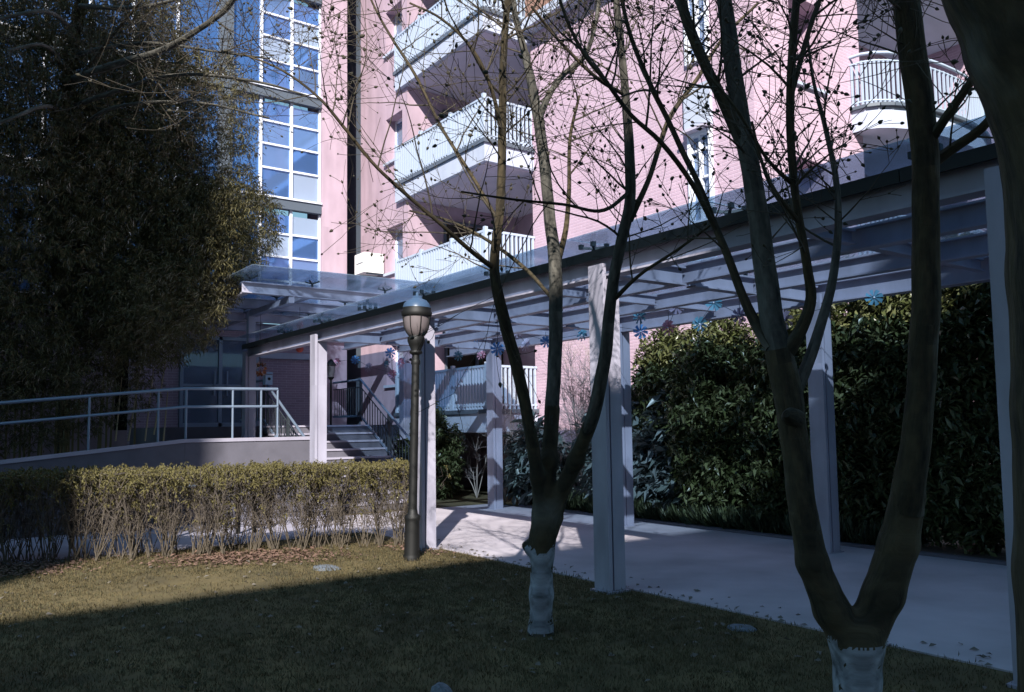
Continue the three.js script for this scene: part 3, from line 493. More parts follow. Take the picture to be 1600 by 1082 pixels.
function grow(T, B, p, d, len, r, lev, R, o) {
  const n = Math.max(3, Math.round(len / 0.09)), P = [p.clone()], rad = [r]; let q = p.clone(), dir = d.clone();
  const bend = new THREE.Vector3(R() - 0.5, R() - 0.5, R() - 0.5).multiplyScalar(0.12);
  for (let k = 1; k <= n; k++) { dir.add(new THREE.Vector3(R() - 0.5, R() - 0.5 + o.up * 0.16, R() - 0.5).multiplyScalar(0.26)).addScaledVector(bend, 0.6).normalize(); q = q.clone().addScaledVector(dir, len / n); P.push(q); rad.push(Math.max(0.0019, r * (1 - 0.75 * k / n))); }
  T.tube(P, rad, lev > 1 ? 5 : 4, false);
  if (lev > 0) { const c = o.kids; for (let k = 0; k < c; k++) { const i = 1 + Math.floor(R() * n), ax = P[i].clone().sub(P[i - 1]).normalize(); const sd = new THREE.Vector3(R() - 0.5, R() - 0.5, R() - 0.5).normalize(); sd.addScaledVector(ax, -sd.dot(ax)).normalize(); grow(T, B, P[i], ax.multiplyScalar(0.75).addScaledVector(sd, 0.75).normalize(), len * (0.35 + 0.35 * R()), rad[i] * 0.6, lev - 1, R, o); } }
  if (B) { if (R() < o.tip) bud(B, P[n], dir, o.bud * (0.7 + 0.7 * R())); for (let k = 1; k < n; k++) if (R() < o.side) { const ax = P[k].clone().sub(P[k - 1]).normalize(), sd = new THREE.Vector3(R() - 0.5, R() - 0.2, R() - 0.5).normalize(); bud(B, P[k], ax.add(sd).normalize(), o.bud * (0.45 + 0.5 * R())); } }
}
function tree(name, label, base, Z, spec, R, o) { // spec: limbs as [material, [px, py, width px, depth]...]
  const t = thing(name, label, 'tree', base), T = A(), B = A();
  spec.forEach((L, idx) => {
    if (L.fork) {
      const F = forkGeometry(L.fork.map(q => q.map(([x, y, w, z]) => ({ p: at(x, y, { Z: z ?? Z }), r: w / 2 * (z ?? Z) / FPX }))), L.k, L.res, 900 + idx);
      if (L.paint) { // limewash on the foot: a ragged upper edge and worn spots
        const y0 = at(L.paint[0], L.paint[1], { Z }).y, nz = fbm(61, 4, 4), up = [], lo = [];
        for (let j = 0; j < F.i.length; j += 3) { const q = F.i[j] * 3, x = F.p[q], y = F.p[q + 1], z = F.p[q + 2]; const n = nz(x * 2.2 + z * 1.7 + 5, y * 1.6 + 5), w = nz(x * 5 + z * 4 + 9, y * 2.5 + 7); (y < y0 + (n - 0.5) * 0.26 + (w - 0.5) * 0.10 && w > 0.27 + 0.1 * Math.max(0, 1 - (y0 - y) * 4) && y > 0.02 ? lo : up).push(F.i[j], F.i[j + 1], F.i[j + 2]); }
        const G = A(); Object.assign(G, { p: F.p, n: F.n, u: F.u, i: lo }); F.i = up; part('whitewashed_base', G, M.whitewash, t);
      }
      part('trunk', F, L.m, t); return;
    }
    const pts = L.p.map(([x, y, w, z]) => at(x, y, { Z: z ?? Z })), rad = L.p.map(([x, y, w, z]) => w / 2 * (z ?? Z) / FPX);
    const [P, Rr] = smooth(pts, rad, 0.06); const a = A(); a.tube(P, Rr, Rr[0] > 0.03 ? 18 : 8, true, 0.085, R);
    part(L.n || 'limb', a, L.m || M.barkDark, t);
    const tw = L.tw ?? 0; if (!tw) return;
    for (let k = 0; k < tw; k++) {
      const u = (L.u0 ?? 0.25) + (1 - (L.u0 ?? 0.25)) * R(), i = Math.min(P.length - 2, Math.max(1, Math.floor(u * P.length))), ax = P[i + 1].clone().sub(P[i]).normalize();
      const sd = new THREE.Vector3(R() - 0.5, (R() - 0.4) * 0.8, R() - 0.5).normalize(); sd.addScaledVector(ax, -sd.dot(ax)).normalize();
      grow(T, B, P[i], ax.multiplyScalar(0.55).addScaledVector(sd, 0.85).normalize(), (0.35 + 0.75 * R()) * (o.len ?? 1), Math.min(Rr[i] * 0.55, 0.004 + 0.006 * R()), 2, R, o);
    }
  });
  const tm = part('twigs', T, M.twig, t); tm.userData.kind = 'stuff'; if (B.p.length) part('buds', B, M.bud, t).userData.kind = 'stuff'; return t;
}
const bo = { up: 0.5, kids: 3, tip: 0.55, side: 0.05, bud: 0.026, len: 1.0 };
{
  const R = rng(101), G = M.barkGrey, K = M.barkDark, b = at(845, 1004, { H: 0 });
  tree('bare_tree', 'bare three-stemmed tree with whitewashed trunk base in the middle of the lawn', b, 6.3, [
    { m: K, k: 0.05, res: 110, paint: [846, 864], fork: [[[844, 1014, 39], [845, 985, 36], [846, 930, 34.5], [847, 866, 35], [848, 840, 37], [851, 805, 37]], [[848, 832, 25], [840, 745, 20, 6.26], [829, 675, 20, 6.22]], [[853, 812, 26], [858, 720, 24, 6.35], [863, 640, 23, 6.42]], [[857, 826, 27], [868, 790, 26], [900, 720, 24, 6.2], [922, 662, 22, 6.04]], [[845, 862, 24], [828, 857, 15], [821, 853, 9]], [[862, 824, 20], [874, 811, 10]]] },
    { m: K, p: [[833, 700, 19.5, 6.23], [816, 610, 20, 6.2], [793, 520, 18, 6.1], [776, 450, 16, 6.0], [772, 415, 15, 6.0], [781, 330, 14, 5.95], [785, 200, 13, 5.9], [786, 100, 12, 5.8], [793, 0, 11, 5.7], [798, -90, 9, 5.6]], tw: 21, u0: 0.4 },
    { m: G, p: [[861, 665, 23, 6.4], [867, 560, 23, 6.5], [868, 430, 21, 6.6], [858, 330, 19, 6.7], [845, 210, 16, 6.8], [836, 160, 15, 6.85], [822, 90, 12, 6.9], [806, 30, 10, 6.9], [795, -60, 8, 7]], tw: 19, u0: 0.45 },
    { m: G, p: [[915, 682, 22.5, 6.1], [927, 650, 22, 6.0], [945, 560, 20, 5.85], [957, 450, 18, 5.75], [970, 380, 17, 5.7], [984, 320, 16, 5.65], [983, 230, 15, 5.6], [975, 120, 13, 5.5], [963, 0, 11, 5.4], [955, -90, 9, 5.3]], tw: 22, u0: 0.4 },
    { m: K, p: [[984, 345, 11, 5.66], [1013, 283, 8, 5.7], [1046, 186, 8, 5.9], [1090, 123, 7, 6.1], [1130, 60, 5, 6.2], [1185, 5, 4, 6.3]], tw: 9 },
    { m: G, p: [[842, 185, 12, 6.82], [860, 145, 10, 6.9], [880, 118, 9, 7], [912, 90, 8, 7.1], [930, 40, 6, 7.2], [940, -40, 5, 7.3]], tw: 7 },
    { m: K, p: [[869, 420, 10, 6.6], [884, 360, 8, 6.7], [889, 300, 7, 6.8], [891, 215, 6, 6.9], [905, 150, 4, 6.9]], tw: 6 },
    { m: K, p: [[772, 420, 9, 6.0], [735, 392, 7, 5.8], [690, 352, 6, 5.6], [633, 303, 6, 5.4], [585, 258, 5, 5.2], [540, 203, 5, 5.1], [500, 155, 4, 5], [440, 110, 3.4, 5], [380, 85, 3, 5]], tw: 14, u0: 0.1 },
    { m: K, p: [[778, 345, 7, 5.95], [740, 280, 6, 6.1], [690, 200, 5, 6.2], [650, 120, 5, 6.3], [600, 40, 4, 6.4], [570, -20, 3, 6.5]], tw: 10, u0: 0.15 },
    { m: K, p: [[785, 215, 7, 5.9], [768, 140, 6, 5.7], [740, 80, 5, 5.6], [690, 30, 4, 5.5], [640, 5, 3, 5.5]], tw: 7 },
    { m: K, p: [[866, 470, 7, 6.58], [820, 420, 6, 6.9], [760, 375, 5, 7.2], [700, 345, 4, 7.4], [640, 330, 3, 7.6]], tw: 9 },
    { m: K, p: [[985, 300, 7, 5.65], [940, 330, 6, 5.3], [880, 320, 5, 5.0], [800, 312, 4, 4.9], [720, 300, 3, 4.9]], tw: 5 },
    { m: K, p: [[978, 150, 7, 5.55], [930, 120, 6, 5.3], [870, 60, 5, 5.2], [830, 10, 4, 5.1]], tw: 6 },
    { m: K, p: [[958, 470, 8, 5.76], [1000, 430, 6, 5.6], [1060, 390, 5, 5.4], [1120, 345, 4, 5.3]], tw: 3 },
  ], R, bo);
}
{
  const R = rng(202), G = M.barkGrey, K = M.barkDark, b = at(1340, 1140, { H: 0 });
  tree('bare_tree', 'large forked bare tree with whitewashed foot at the right beside the path', b, 4.4, [
    { m: K, k: 0.035, res: 110, paint: [1339, 1006], fork: [[[1340, 1160, 80], [1340, 1110, 71], [1340, 1060, 68], [1339, 1018, 72], [1338, 1000, 75], [1338, 990, 66]], [[1328, 998, 60], [1300, 955, 52], [1270, 880, 46], [1256, 805, 44]], [[1348, 998, 62], [1380, 930, 59], [1405, 850, 57], [1420, 775, 52, 4.37]]] },
    { n: 'knot', m: K, p: [[1242, 655, 30, 4.36], [1234, 650, 26, 4.3], [1229, 647, 12, 4.28]] },
    { n: 'trunk', m: K, p: [[1260, 828, 44], [1253, 780, 44], [1240, 680, 44], [1228, 600, 44], [1217, 545, 40]] },
    { n: 'trunk', m: K, p: [[1415, 800, 53, 4.38], [1425, 740, 50, 4.35], [1438, 620, 44, 4.3], [1446, 500, 42, 4.25], [1447, 380, 40, 4.2], [1447, 280, 40, 4.15], [1440, 180, 40, 4.1], [1428, 90, 38, 4.05], [1415, 0, 36, 4], [1400, -100, 34, 4]], tw: 9, u0: 0.6 },
    { m: G, p: [[1218, 552, 38], [1207, 500, 34, 4.45], [1195, 420, 32, 4.5], [1180, 300, 31, 4.55], [1160, 200, 28, 4.6], [1145, 100, 26, 4.65], [1132, 0, 24, 4.7], [1122, -90, 22, 4.7]], tw: 16, u0: 0.3 },
    { m: K, p: [[1164, 232, 22, 4.58], [1133, 165, 18, 4.6], [1101, 100, 17, 4.6], [1076, 40, 16, 4.6], [1056, -30, 15, 4.6]], tw: 9 },
    { m: K, p: [[1222, 562, 26], [1250, 520, 20, 4.35], [1267, 470, 17, 4.3], [1262, 420, 15, 4.25], [1248, 340, 14, 4.2], [1237, 240, 13, 4.15], [1235, 150, 13, 4.1], [1240, 60, 12, 4.1], [1248, -40, 11, 4.1]], tw: 16, u0: 0.25 },
    { m: K, p: [[1236, 150, 10, 4.1], [1250, 100, 9, 4.15], [1264, 50, 8, 4.2], [1292, -30, 7, 4.3]], tw: 4 },
    { m: G, p: [[1232, 640, 24], [1262, 570, 18, 4.5], [1285, 500, 15, 4.6], [1303, 430, 13, 4.65], [1310, 340, 11, 4.7], [1305, 270, 9, 4.75], [1290, 200, 7, 4.8], [1272, 130, 5, 4.8], [1262, 60, 4, 4.8]], tw: 15, u0: 0.4 },
    { m: K, p: [[1206, 545, 20], [1181, 505, 16, 4.5], [1160, 462, 13, 4.55], [1139, 405, 12, 4.6], [1121, 362, 11, 4.65], [1098, 302, 9, 4.7], [1068, 240, 9, 4.75], [1040, 180, 8, 4.8], [1015, 130, 8, 4.8], [985, 55, 7, 4.8], [965, -30, 6, 4.8]], tw: 12, u0: 0.3 },
    { m: K, p: [[1122, 366, 9, 4.65], [1083, 290, 8, 4.6], [1033, 223, 8, 4.5], [986, 180, 7, 4.45], [945, 125, 7, 4.4], [916, 90, 6, 4.4], [885, 30, 5, 4.4], [870, -20, 4, 4.4]], tw: 9, u0: 0.3 },
    { m: K, p: [[1450, 225, 18, 4.12], [1480, 182, 15, 4.0], [1520, 125, 14, 3.9], [1560, 70, 10, 3.8]], tw: 4 },
    { m: K, p: [[1452, 260, 18, 4.15], [1490, 232, 16, 4.1], [1530, 205, 14, 4.0], [1565, 165, 10, 3.9]], tw: 5 },
    { m: K, p: [[1240, 290, 8, 4.18], [1200, 250, 6, 4.1], [1150, 170, 5, 4.0], [1100, 110, 4, 4.0]], tw: 4 },
    { m: K, p: [[1250, 350, 8, 4.2], [1205, 290, 7, 4.1], [1188, 245, 5, 4.05], [1175, 190, 4, 4.0]], tw: 6 },
  ], R, { ...bo, bud: 0.022, len: 0.8 });
}
{
  const R = rng(303), K = M.barkDark;
  tree('dark_tree', 'massive dark near tree trunk at the right edge leaning into the picture', at(1700, 1400, { Z: 2.6 }).setY(0), 2.6, [
    { m: K, k: 0.04, res: 90, fork: [[[1730, 1420, 226], [1722, 1150, 222], [1716, 900, 222], [1712, 640, 222], [1708, 420, 226], [1706, 300, 226]], [[1702, 330, 214], [1684, 230, 204], [1652, 150, 186], [1612, 66, 180], [1574, -24, 172], [1510, -160, 160]], [[1714, 330, 210], [1718, 200, 200], [1702, 80, 170], [1692, -60, 160]]] },
  ], R, bo);
}
{
  const R = rng(404), K = M.barkDark, G = M.barkGrey;
  tree('bare_tree', 'slender bare tree reaching long grey branches across the upper left before the glass', at(96, 790, { Z: 17.6 }).setY(0), 13, [
    { n: 'trunk', m: K, p: [[96, 790, 18, 17.6], [98, 600, 17, 17.4], [100, 400, 17, 17], [102, 200, 17, 15.5], [110, 100, 17, 14.6], [128, 0, 16, 14], [140, -90, 15, 13.8]] },
    { m: G, p: [[104, 130, 12, 14.6], [145, 112, 11, 12.2], [200, 95, 10, 11.8], [255, 78, 10, 11.4], [312, 45, 9, 11], [355, 12, 9, 10.8], [378, -25, 8, 10.6]], tw: 16, u0: 0.2 },
    { m: G, p: [[110, 90, 8, 14.4], [180, 72, 6, 12.2], [240, 68, 5, 11.8], [330, 80, 4, 11.4], [420, 92, 3, 11]], tw: 16, u0: 0.1 },
    { m: G, p: [[102, 175, 8, 15.4], [160, 150, 7, 12.4], [270, 118, 5, 11.8], [400, 128, 4, 11.2], [480, 150, 3, 10.8]], tw: 19, u0: 0.1 },
    { m: G, p: [[102, 190, 7, 15.4], [60, 168, 6, 12.4], [10, 188, 5, 12], [-40, 200, 4, 12]], tw: 5 },
    { m: G, p: [[106, 120, 7, 14.6], [60, 70, 5, 12.4], [10, 80, 4, 12]], tw: 6 }, { m: G, p: [[118, 50, 7, 14.2], [60, 18, 6, 12.2], [0, 30, 5, 12]], tw: 6 },
    { m: K, p: [[130, 115, 6, 12.4], [160, 75, 5, 12], [195, 32, 4, 11.6], [230, -10, 3, 11.4]], tw: 9 },
    { m: G, p: [[125, 10, 8, 12.4], [210, 12, 6, 12], [300, -5, 4, 11.6]], tw: 12 },
    { m: G, p: [[100, 240, 7, 15.8], [180, 168, 5, 12.4], [300, 160, 4, 12], [420, 185, 3, 11.4]], tw: 16, u0: 0.1 },
  ], R, { ...bo, kids: 4, bud: 0.03, len: 1.5, tip: 0.5, side: 0.08 });
}

// ───────────────────────── bamboo, shrubs, hedge ─────────────────────────
const Q = new THREE.Quaternion(), E3 = new THREE.Euler();
function spray(seed, n, len, wid, spread, droop) { const R = rng(seed), a = A(); for (let k = 0; k < n; k++) { const d = new THREE.Vector3((R() - 0.5) * spread, (R() - 0.5) * spread - droop, (R() - 0.5) * spread).add(new THREE.Vector3(0, 0, 0.5)).normalize(); a.leaf(new THREE.Vector3((R() - 0.5) * len, (R() - 0.5) * len, (R() - 0.5) * len), d, new THREE.Vector3((R() - 0.5) * 1.2, 1, (R() - 0.5) * 1.2).normalize(), len * (0.7 + 0.6 * R()), wid * (0.8 + 0.4 * R())); } return a.build(); }
function scatter(R, n, f) { const m = []; for (let k = 0; k < n; k++) { const v = f(); if (!v) { continue; } Q.setFromEuler(E3.set((R() - 0.5) * 1.0, R() * 6.283, (R() - 0.5) * 1.0)); const s = 0.75 + 0.5 * R(); m.push(new THREE.Matrix4().compose(v, Q, new THREE.Vector3(s, s, s))); } return m; }
const inBall = R => { let x, y, z; do { x = R() * 2 - 1; y = R() * 2 - 1; z = R() * 2 - 1; } while (x * x + y * y + z * z > 1); return [x, y, z]; };
{
  const R = rng(7), t = thing('bamboo_grove', 'tall dense dark bamboo grove with thin leaves behind the ramp railing', 'bamboo', W(16.4, 1.2, 0));
  const culm = std([0.20, 0.17, 0.07], 0.5), canes = [];
  for (let k = 0; k < 70; k++) {
    const s = 16.1 + R() * 2.2, D = -3.5 + R() * 7.1, h = 7.5 + R() * 3.5, lean = new THREE.Vector3((R() - 0.5) * 1.8, 0, (R() - 0.5) * 1.6 - 0.3), P = [], rad = [];
    for (let j = 0; j <= 12; j++) { const u = j / 12; P.push(W(s, D, h * u).addScaledVector(lean, u * u * 1.1).add(new THREE.Vector3(0, -u * u * u * 0.8, 0))); rad.push(0.024 * (1 - 0.75 * u)); }
    part('culm', A().tube(P, rad, 6, false), culm, t); canes.push(P);
  }
  // a few pale leaning canes and a horizontal pole near the rail
  for (const [x0, y0, x1, y1] of [[200, 690, 222, 560], [226, 690, 240, 575], [240, 680, 259, 560], [180, 690, 190, 590], [255, 690, 262, 610]]) part('culm', A().tube([at(x0, y0, { s: 15.9 }), at(x1, y1, { s: 16.0 })], [0.018, 0.010], 6, false), std([0.42, 0.33, 0.20], 0.6), t);
  const cl = [[16.2, -2.2, 6.2, 2.4, 3.0, 4.4, 5200], [16.0, 1.0, 5.8, 2.0, 2.6, 3.9, 6500], [15.8, 3.0, 5.4, 1.3, 1.5, 2.6, 3600], [15.6, 2.6, 9.0, 1.4, 1.5, 2.0, 900], [15.2, 4.1, 4.9, 0.9, 1.0, 1.35, 1500], [15.0, 4.65, 5.4, 0.8, 0.85, 1.1, 650], [15.0, 3.4, 3.7, 0.9, 1.1, 1.0, 1000], [15.6, 4.3, 7.4, 0.9, 1.0, 1.5, 600], [15.6, 3.2, 7.6, 1.0, 1.2, 1.8, 1100], [16.5, 1, 9.2, 2.2, 3.2, 2.6, 2200], [16.0, 0.2, 2.6, 1.5, 3.6, 1.5, 2600]];
  const m = []; for (const [s, D, H, rs, rD, rH, n] of cl) m.push(...scatter(R, Math.round(n * 1.5), () => { const [x, y, z] = inBall(R); return W(s + x * rs, D + y * rD, Math.max(0.8, H + z * rH)); }));
  const sp = [spray(1, 10, 0.105, 0.015, 1.5, 0.4), spray(2, 10, 0.095, 0.014, 1.7, 0.3)], mt = leafM([0.105, 0.090, 0.027], { roughness: 0.75, transmission: 0.25, thickness: 0 });
  const half = m.length >> 1; stuffPart('foliage', sp[0], mt, m.slice(0, half), t); stuffPart('foliage', sp[1], leafM([0.155, 0.134, 0.046], { roughness: 0.7, transmission: 0.25, thickness: 0 }), m.slice(half), t);
  for (let k = 0; k < m.length - 1; k++) { const j = Math.floor(R() * m.length);[m[k], m[j]] = [m[j], m[k]]; }
}
function bush(name, label, cat, c, r, n, leafGeo, mats, seed, stems = 8, stemM = M.twig, group) {
  const R = rng(seed), [s, D, H] = c, t = thing(name, label, cat, W(s, D, 0), group), a = A();
  for (let k = 0; k < stems; k++) { const P = [W(s + (R() - 0.5) * 0.3, D + (R() - 0.5) * 0.3, 0)], an = R() * 6.28; for (let j = 1; j <= 5; j++) P.push(W(s + Math.cos(an) * r[0] * 0.8 * j / 5 * R(), D + Math.sin(an) * r[1] * 0.8 * j / 5 * R(), (H + r[2] * 0.7) * j / 5)); a.tube(P, P.map((_, j) => 0.02 * (1 - j / 7)), 5, false); }
  part('stems', a, stemM, t);
  const m = scatter(R, n, () => { const [x, y, z] = inBall(R), q = Math.sqrt(x * x + y * y + z * z), k = q < 0.55 ? 0.55 / q * (0.75 + 0.25 * R()) : 1; const v = W(s + x * r[0] * k, D + y * r[1] * k, H + z * r[2] * k + 0.22 * Math.sin(x * 7 + y * 5) + 0.18 * Math.sin(x * 13 + s * 9) + (z > 0.5 ? 0.25 * R() * R() : 0)); return v.y < 0.05 ? null : v; });
  mats.forEach((mt, k) => stuffPart('foliage', leafGeo, mt, m.filter((_, j) => j % mats.length === k), t)); return t;
}
{
  const big = spray(31, 8, 0.115, 0.045, 2.0, -0.1), gl = [leafM([0.060, 0.072, 0.026], { roughness: 0.30 }), leafM([0.105, 0.115, 0.05], { roughness: 0.36 })];
  const tall = [[8.55, 10.25, 1.45, 0.95, 0.65, 1.6], [7.2, 10.3, 1.5, 1.05, 0.7, 1.75], [5.9, 10.3, 1.7, 1.0, 0.65, 1.85], [4.7, 10.3, 1.75, 1.0, 0.65, 1.95], [3.5, 10.3, 1.75, 1.0, 0.65, 1.95] , [9.85, 10.5, 1.35, 0.8, 0.5, 1.75]];
  const lb = ['rounded evergreen shrub midway between the near pergola post and the forked tree', 'broad-leaved evergreen shrub directly behind the left limb of the forked tree', 'tall sunlit-topped evergreen shrub showing between the two limbs of the forked tree', 'dark evergreen shrub just right of the thick right limb of the forked tree', 'dark evergreen shrub at the far right edge behind the last pergola post', 'evergreen shrub just behind the near pergola post, left of the taller shrubs'];
  tall.forEach((c, k) => bush('evergreen_shrub', lb[k], 'shrub', [c[0], c[1], c[2]], [c[3], c[4], c[5]], 4300, big, gl, 60 + k, 8, M.twig, 'evergreen shrubs along the path'));
  const fat = spray(41, 9, 0.24, 0.10, 2.4, 0.1), fm = [leafM([0.11, 0.14, 0.13], { roughness: 0.3 }), leafM([0.15, 0.18, 0.18], { roughness: 0.35 })];
  bush('fatsia_shrub', 'low blue-green large-leaved shrub between the lamp post and the second back post', 'shrub', [13.0, 10.1, 0.75], [0.75, 0.5, 0.65], 420, fat, fm, 81, 5);
  bush('fatsia_shrub', 'blue-green large-leaved shrub behind the middle stem of the lawn tree', 'shrub', [10.9, 10.35, 1.0], [0.8, 0.6, 0.95], 620, fat, fm, 82, 6);
  bush('fatsia_shrub', 'blue-green large-leaved shrub left of the near post of the pergola', 'shrub', [9.7, 10.4, 0.9], [0.75, 0.6, 0.95], 520, fat, fm, 83, 6);
  bush('low_shrub', 'small grey-green shrub at the foot of the second back post', 'shrub', [12.3, 10.0, 0.2], [0.6, 0.25, 0.25], 500, spray(43, 8, 0.07, 0.02, 2.4, 0), [leafM([0.12, 0.13, 0.11])], 84, 4);
  bush('evergreen_shrub', 'dark evergreen shrub behind the right stair balustrade', 'shrub', [16.2, 9.4, 0.9], [1.3, 0.45, 0.9], 1500, big, gl, 85, 6);
  // leafless shrubs with pale canes
  for (const [x, y, n, h, lab, seed] of [[790, 776, 9, 2.2, 'leafless shrub with pale canes right of the second back post', 1], [745, 762, 5, 1.4, 'few pale leafless canes left of the second back post', 2], [915, 772, 14, 2.8, 'fuzzy grey leafless shrub between the middle stem and the near post', 3]]) {
    const R = rng(500 + seed), p = at(x, y, { D: 10.15 }).setY(0), t = thing('leafless_shrub', lab, 'shrub', p), a = A(), T = A();
    for (let k = 0; k < n; k++) { const an = R() * 6.28, l = 0.25 + 0.5 * R(), P = []; for (let j = 0; j <= 5; j++) P.push(p.clone().add(new THREE.Vector3(Math.cos(an) * l * j / 5, h * (0.7 + 0.3 * R()) * j / 5, Math.sin(an) * l * j / 5 * 0.5))); a.tube(P, P.map((_, j) => 0.014 * (1 - j / 7)), 5, false); for (let j = 2; j <= 5; j++) for (let q = 0; q < (seed === 3 ? 5 : 2); q++) grow(T, null, P[j], new THREE.Vector3(R() - 0.5, R(), R() - 0.5).normalize(), 0.4 + 0.4 * R(), 0.004, 1, R, { up: 0.6, kids: 4, tip: 0, side: 0, bud: 0.01 }); }
    part('canes', a, std([0.36, 0.30, 0.26], 0.8), t); part('twigs', T, std([0.34, 0.29, 0.28], 0.9), t).userData.kind = 'stuff';
  }
  // strap-leaved ground cover along the far kerb
  const R = rng(88), g = A(); for (let k = 0; k < 12; k++) { const an = R() * 6.28, d = new THREE.Vector3(Math.cos(an) * 0.5, 1, Math.sin(an) * 0.5).normalize(); g.leaf(new THREE.Vector3((R() - 0.5) * 0.06, 0, (R() - 0.5) * 0.06), d, new THREE.Vector3(Math.cos(an), 0.2, Math.sin(an)), 0.22 + 0.14 * R(), 0.014); }
  const o = stuffPart('lilyturf', g.build(), leafM([0.10, 0.12, 0.06], { roughness: 0.35 }), scatter(R, 650, () => W(5.5 + R() * 7.0, 9.74 + R() * 0.4, 0.02)), scene); tag(o, 'strip of strap-leaved ground cover along the far edge of the path', 'ground cover');
}
{ // hedge
  const R = rng(9), t = thing('clipped_hedge', 'clipped half-bare hedge with yellow-green top in front of the ramp', 'hedge', W(11.6, 2.5, 0)), st = A(), tw = A();
  const lineS = D => 11.9 - (D - 1) * 0.42, Lf = [];
  for (let k = 0; k < 150; k++) {
    const D = -2.2 + 7.75 * (k + R()) / 150, s = lineS(D) + (R() - 0.5) * 0.6, n = 3 + Math.floor(R() * 5);
    for (let q = 0; q < n; q++) {
      const an = R() * 6.283, l = 0.12 + 0.36 * R(), h = 0.78 + 0.24 * R() + (R() < 0.12 ? 0.12 : 0) + 0.04 * Math.sin(D * 5.3), P = []; let off = new THREE.Vector3();
      for (let j = 0; j <= 6; j++) { const u = j / 6; off.add(new THREE.Vector3(R() - 0.5, 0, R() - 0.5).multiplyScalar(0.035)); P.push(W(s, D, 0).add(new THREE.Vector3(Math.cos(an) * l * u, h * u, Math.sin(an) * l * u)).add(off)); }
      st.tube(P, P.map((_, j) => 0.0066 * (1 - j / 8)), 4, false);
      for (let j = 2; j <= 6; j++) for (let b = 0; b < 3; b++) { const d = new THREE.Vector3(R() - 0.5, R() * 0.9, R() - 0.5).normalize(), e = P[j].clone().addScaledVector(d, 0.13 + 0.1 * R()), f = e.clone().add(new THREE.Vector3(R() - 0.5, R() * 0.9, R() - 0.5).multiplyScalar(0.14)); if (e.y > 1.12) e.y = 1.06; if (f.y > 1.14) f.y = 1.08; tw.tube([P[j], e, f], [0.003, 0.0024, 0.0018], 3, false); if (R() < (f.y > 0.88 ? 0.6 : f.y > 0.66 ? 0.13 : 0.03)) Lf.push(f, e); }
    }
  }
  part('stems', st, std([0.105, 0.085, 0.062], 0.9), t).userData.kind = 'stuff'; part('twigs', tw, std([0.12, 0.098, 0.082], 0.9), t).userData.kind = 'stuff';
  const sp = spray(51, 6, 0.034, 0.016, 2.4, 0), m = []; for (const f of Lf) m.push(...scatter(R, 2, () => f.clone().add(new THREE.Vector3((R() - 0.5) * 0.08, (R() - 0.5) * 0.06, (R() - 0.5) * 0.08))));
  for (let k = 0; k < 1150; k++) { const D = -2.3 + 7.9 * R(), s = lineS(D) + (R() - 0.5) * 0.95; m.push(...scatter(R, 1, () => W(s, D, 1.05 - 0.30 * R() * R() + 0.025 * Math.sin(D * 4.1) + 0.03 * R()))); }
  stuffPart('foliage', sp, leafM([0.125, 0.105, 0.026], { roughness: 0.8, transmission: 0.25, thickness: 0 }), m, t);
}
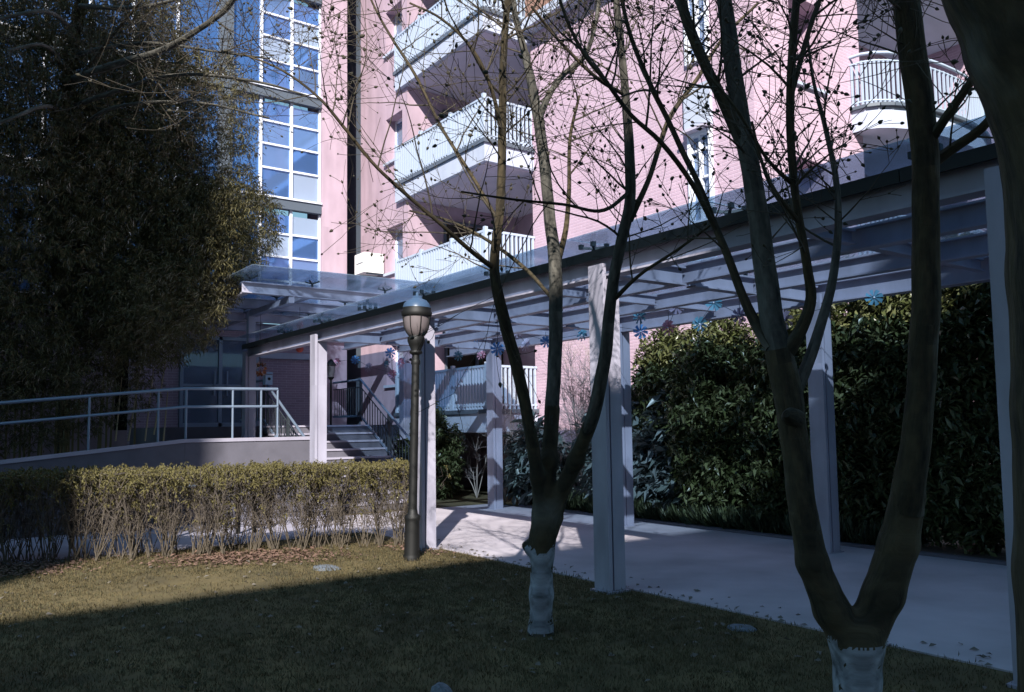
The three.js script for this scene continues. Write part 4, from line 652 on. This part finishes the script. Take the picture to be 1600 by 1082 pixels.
// ───────────────────────── lawn, litter, stones ─────────────────────────
{
  const R = rng(15), tuft = A(); for (let k = 0; k < 7; k++) { const an = R() * 6.28, d = new THREE.Vector3(Math.cos(an) * 0.7, 1, Math.sin(an) * 0.7).normalize(); tuft.leaf(new THREE.Vector3((R() - 0.5) * 0.08, 0, (R() - 0.5) * 0.08), d, new THREE.Vector3(Math.cos(an), 0.3, Math.sin(an)), 0.018 + 0.028 * R(), 0.0045); }
  const tg = tuft.build(), cells = []; const nn = fbm(5, 4, 4);
  const mk = (n) => scatter(R, n, () => { const s = -0.5 + R() * 13, D = -3 + R() * 8.6; if (s > 11.7 && D < 5.6 && s > 11.5) return null; if (nn(s / 9 + 1, D / 9 + 1) < 0.26 + 0.2 * R()) return null; return W(s, D, 0); });
  const g1 = stuffPart('lawn_grass', tg, leafM([0.108, 0.082, 0.034], { roughness: 0.9 }), mk(42000), scene); tag(g1, 'thin short dry winter grass on the shaded lawn', 'grass');
  const g2 = stuffPart('fresh_grass', tg, leafM([0.080, 0.072, 0.032], { roughness: 0.9 }), mk(20000), scene); tag(g2, 'sparse greener grass blades among the dry lawn', 'grass');
  const lf = A().leaf(new THREE.Vector3(0, 0, 0), new THREE.Vector3(0, 0.1, 1).normalize(), new THREE.Vector3(0, 1, 0), 0.055, 0.035).build();
  const li = stuffPart('leaf_litter', lf, std([0.16, 0.095, 0.07], 0.8), scatter(R, 9000, () => { const D = -1 + R() * 6.5, s = 11.35 - (D - 1) * 0.42 - 0.85 * Math.pow(R(), 1.5) + 0.6 * R(); return R() < 0.5 + 0.5 * Math.sin(D * 2.3) ? W(s, D, 0.012 + R() * 0.02) : null; }), scene); tag(li, 'reddish brown fallen leaves strewn along the foot of the hedge', 'fallen leaves');
  const li2 = stuffPart('pale_litter', lf, std([0.15, 0.13, 0.11], 0.8), scatter(R, 700, () => R() < 0.75 ? W(1 + R() * 10.5, -1 + R() * 6.4, 0.012 + R() * 0.01) : W(2 + R() * 11, 5.66 + 0.5 * R() * R(), 0.018)), scene); tag(li2, 'scattered pale dead leaves lying over the lawn', 'fallen leaves');
}
function stone(name, label, cat, p, r, seed, mat) { const g = new THREE.IcosahedronGeometry(1, 3), P = g.attributes.position, n = fbm(seed, 4, 4), v = new THREE.Vector3(); for (let k = 0; k < P.count; k++) { v.fromBufferAttribute(P, k); const q = 0.82 + 0.4 * n(v.x * 0.4 + 0.5 + v.z * 0.2, v.y * 0.4 + 0.5 - v.z * 0.3); P.setXYZ(k, v.x * q * r[0], v.y * q * r[1], v.z * q * r[2]); } g.computeVertexNormals(); g.translate(p.x, p.y, p.z); const m = part(name, g, mat); return tag(m, label, cat); }
{
  const rockM = noiseMat([0.15, 0.17, 0.20], 0.5, 0.7, 0.9, 0.01);
  stone('rock', 'grey-blue pointed rock at the bottom edge of the lawn', 'rock', at(690, 1096, { H: 0 }), [0.09, 0.10, 0.07], 3, rockM);
  stone('stepping_stone', 'flat grey stepping stone at the sunny edge of the lawn near the hedge', 'stone', at(510, 889, { H: 0 }), [0.22, 0.025, 0.15], 4, rockM);
  stone('stepping_stone', 'flat grey stepping stone in the shaded lawn right of the near post', 'stone', at(1158, 983, { H: 0 }), [0.12, 0.03, 0.1], 6, rockM);
}
renderer.render(scene, camera);
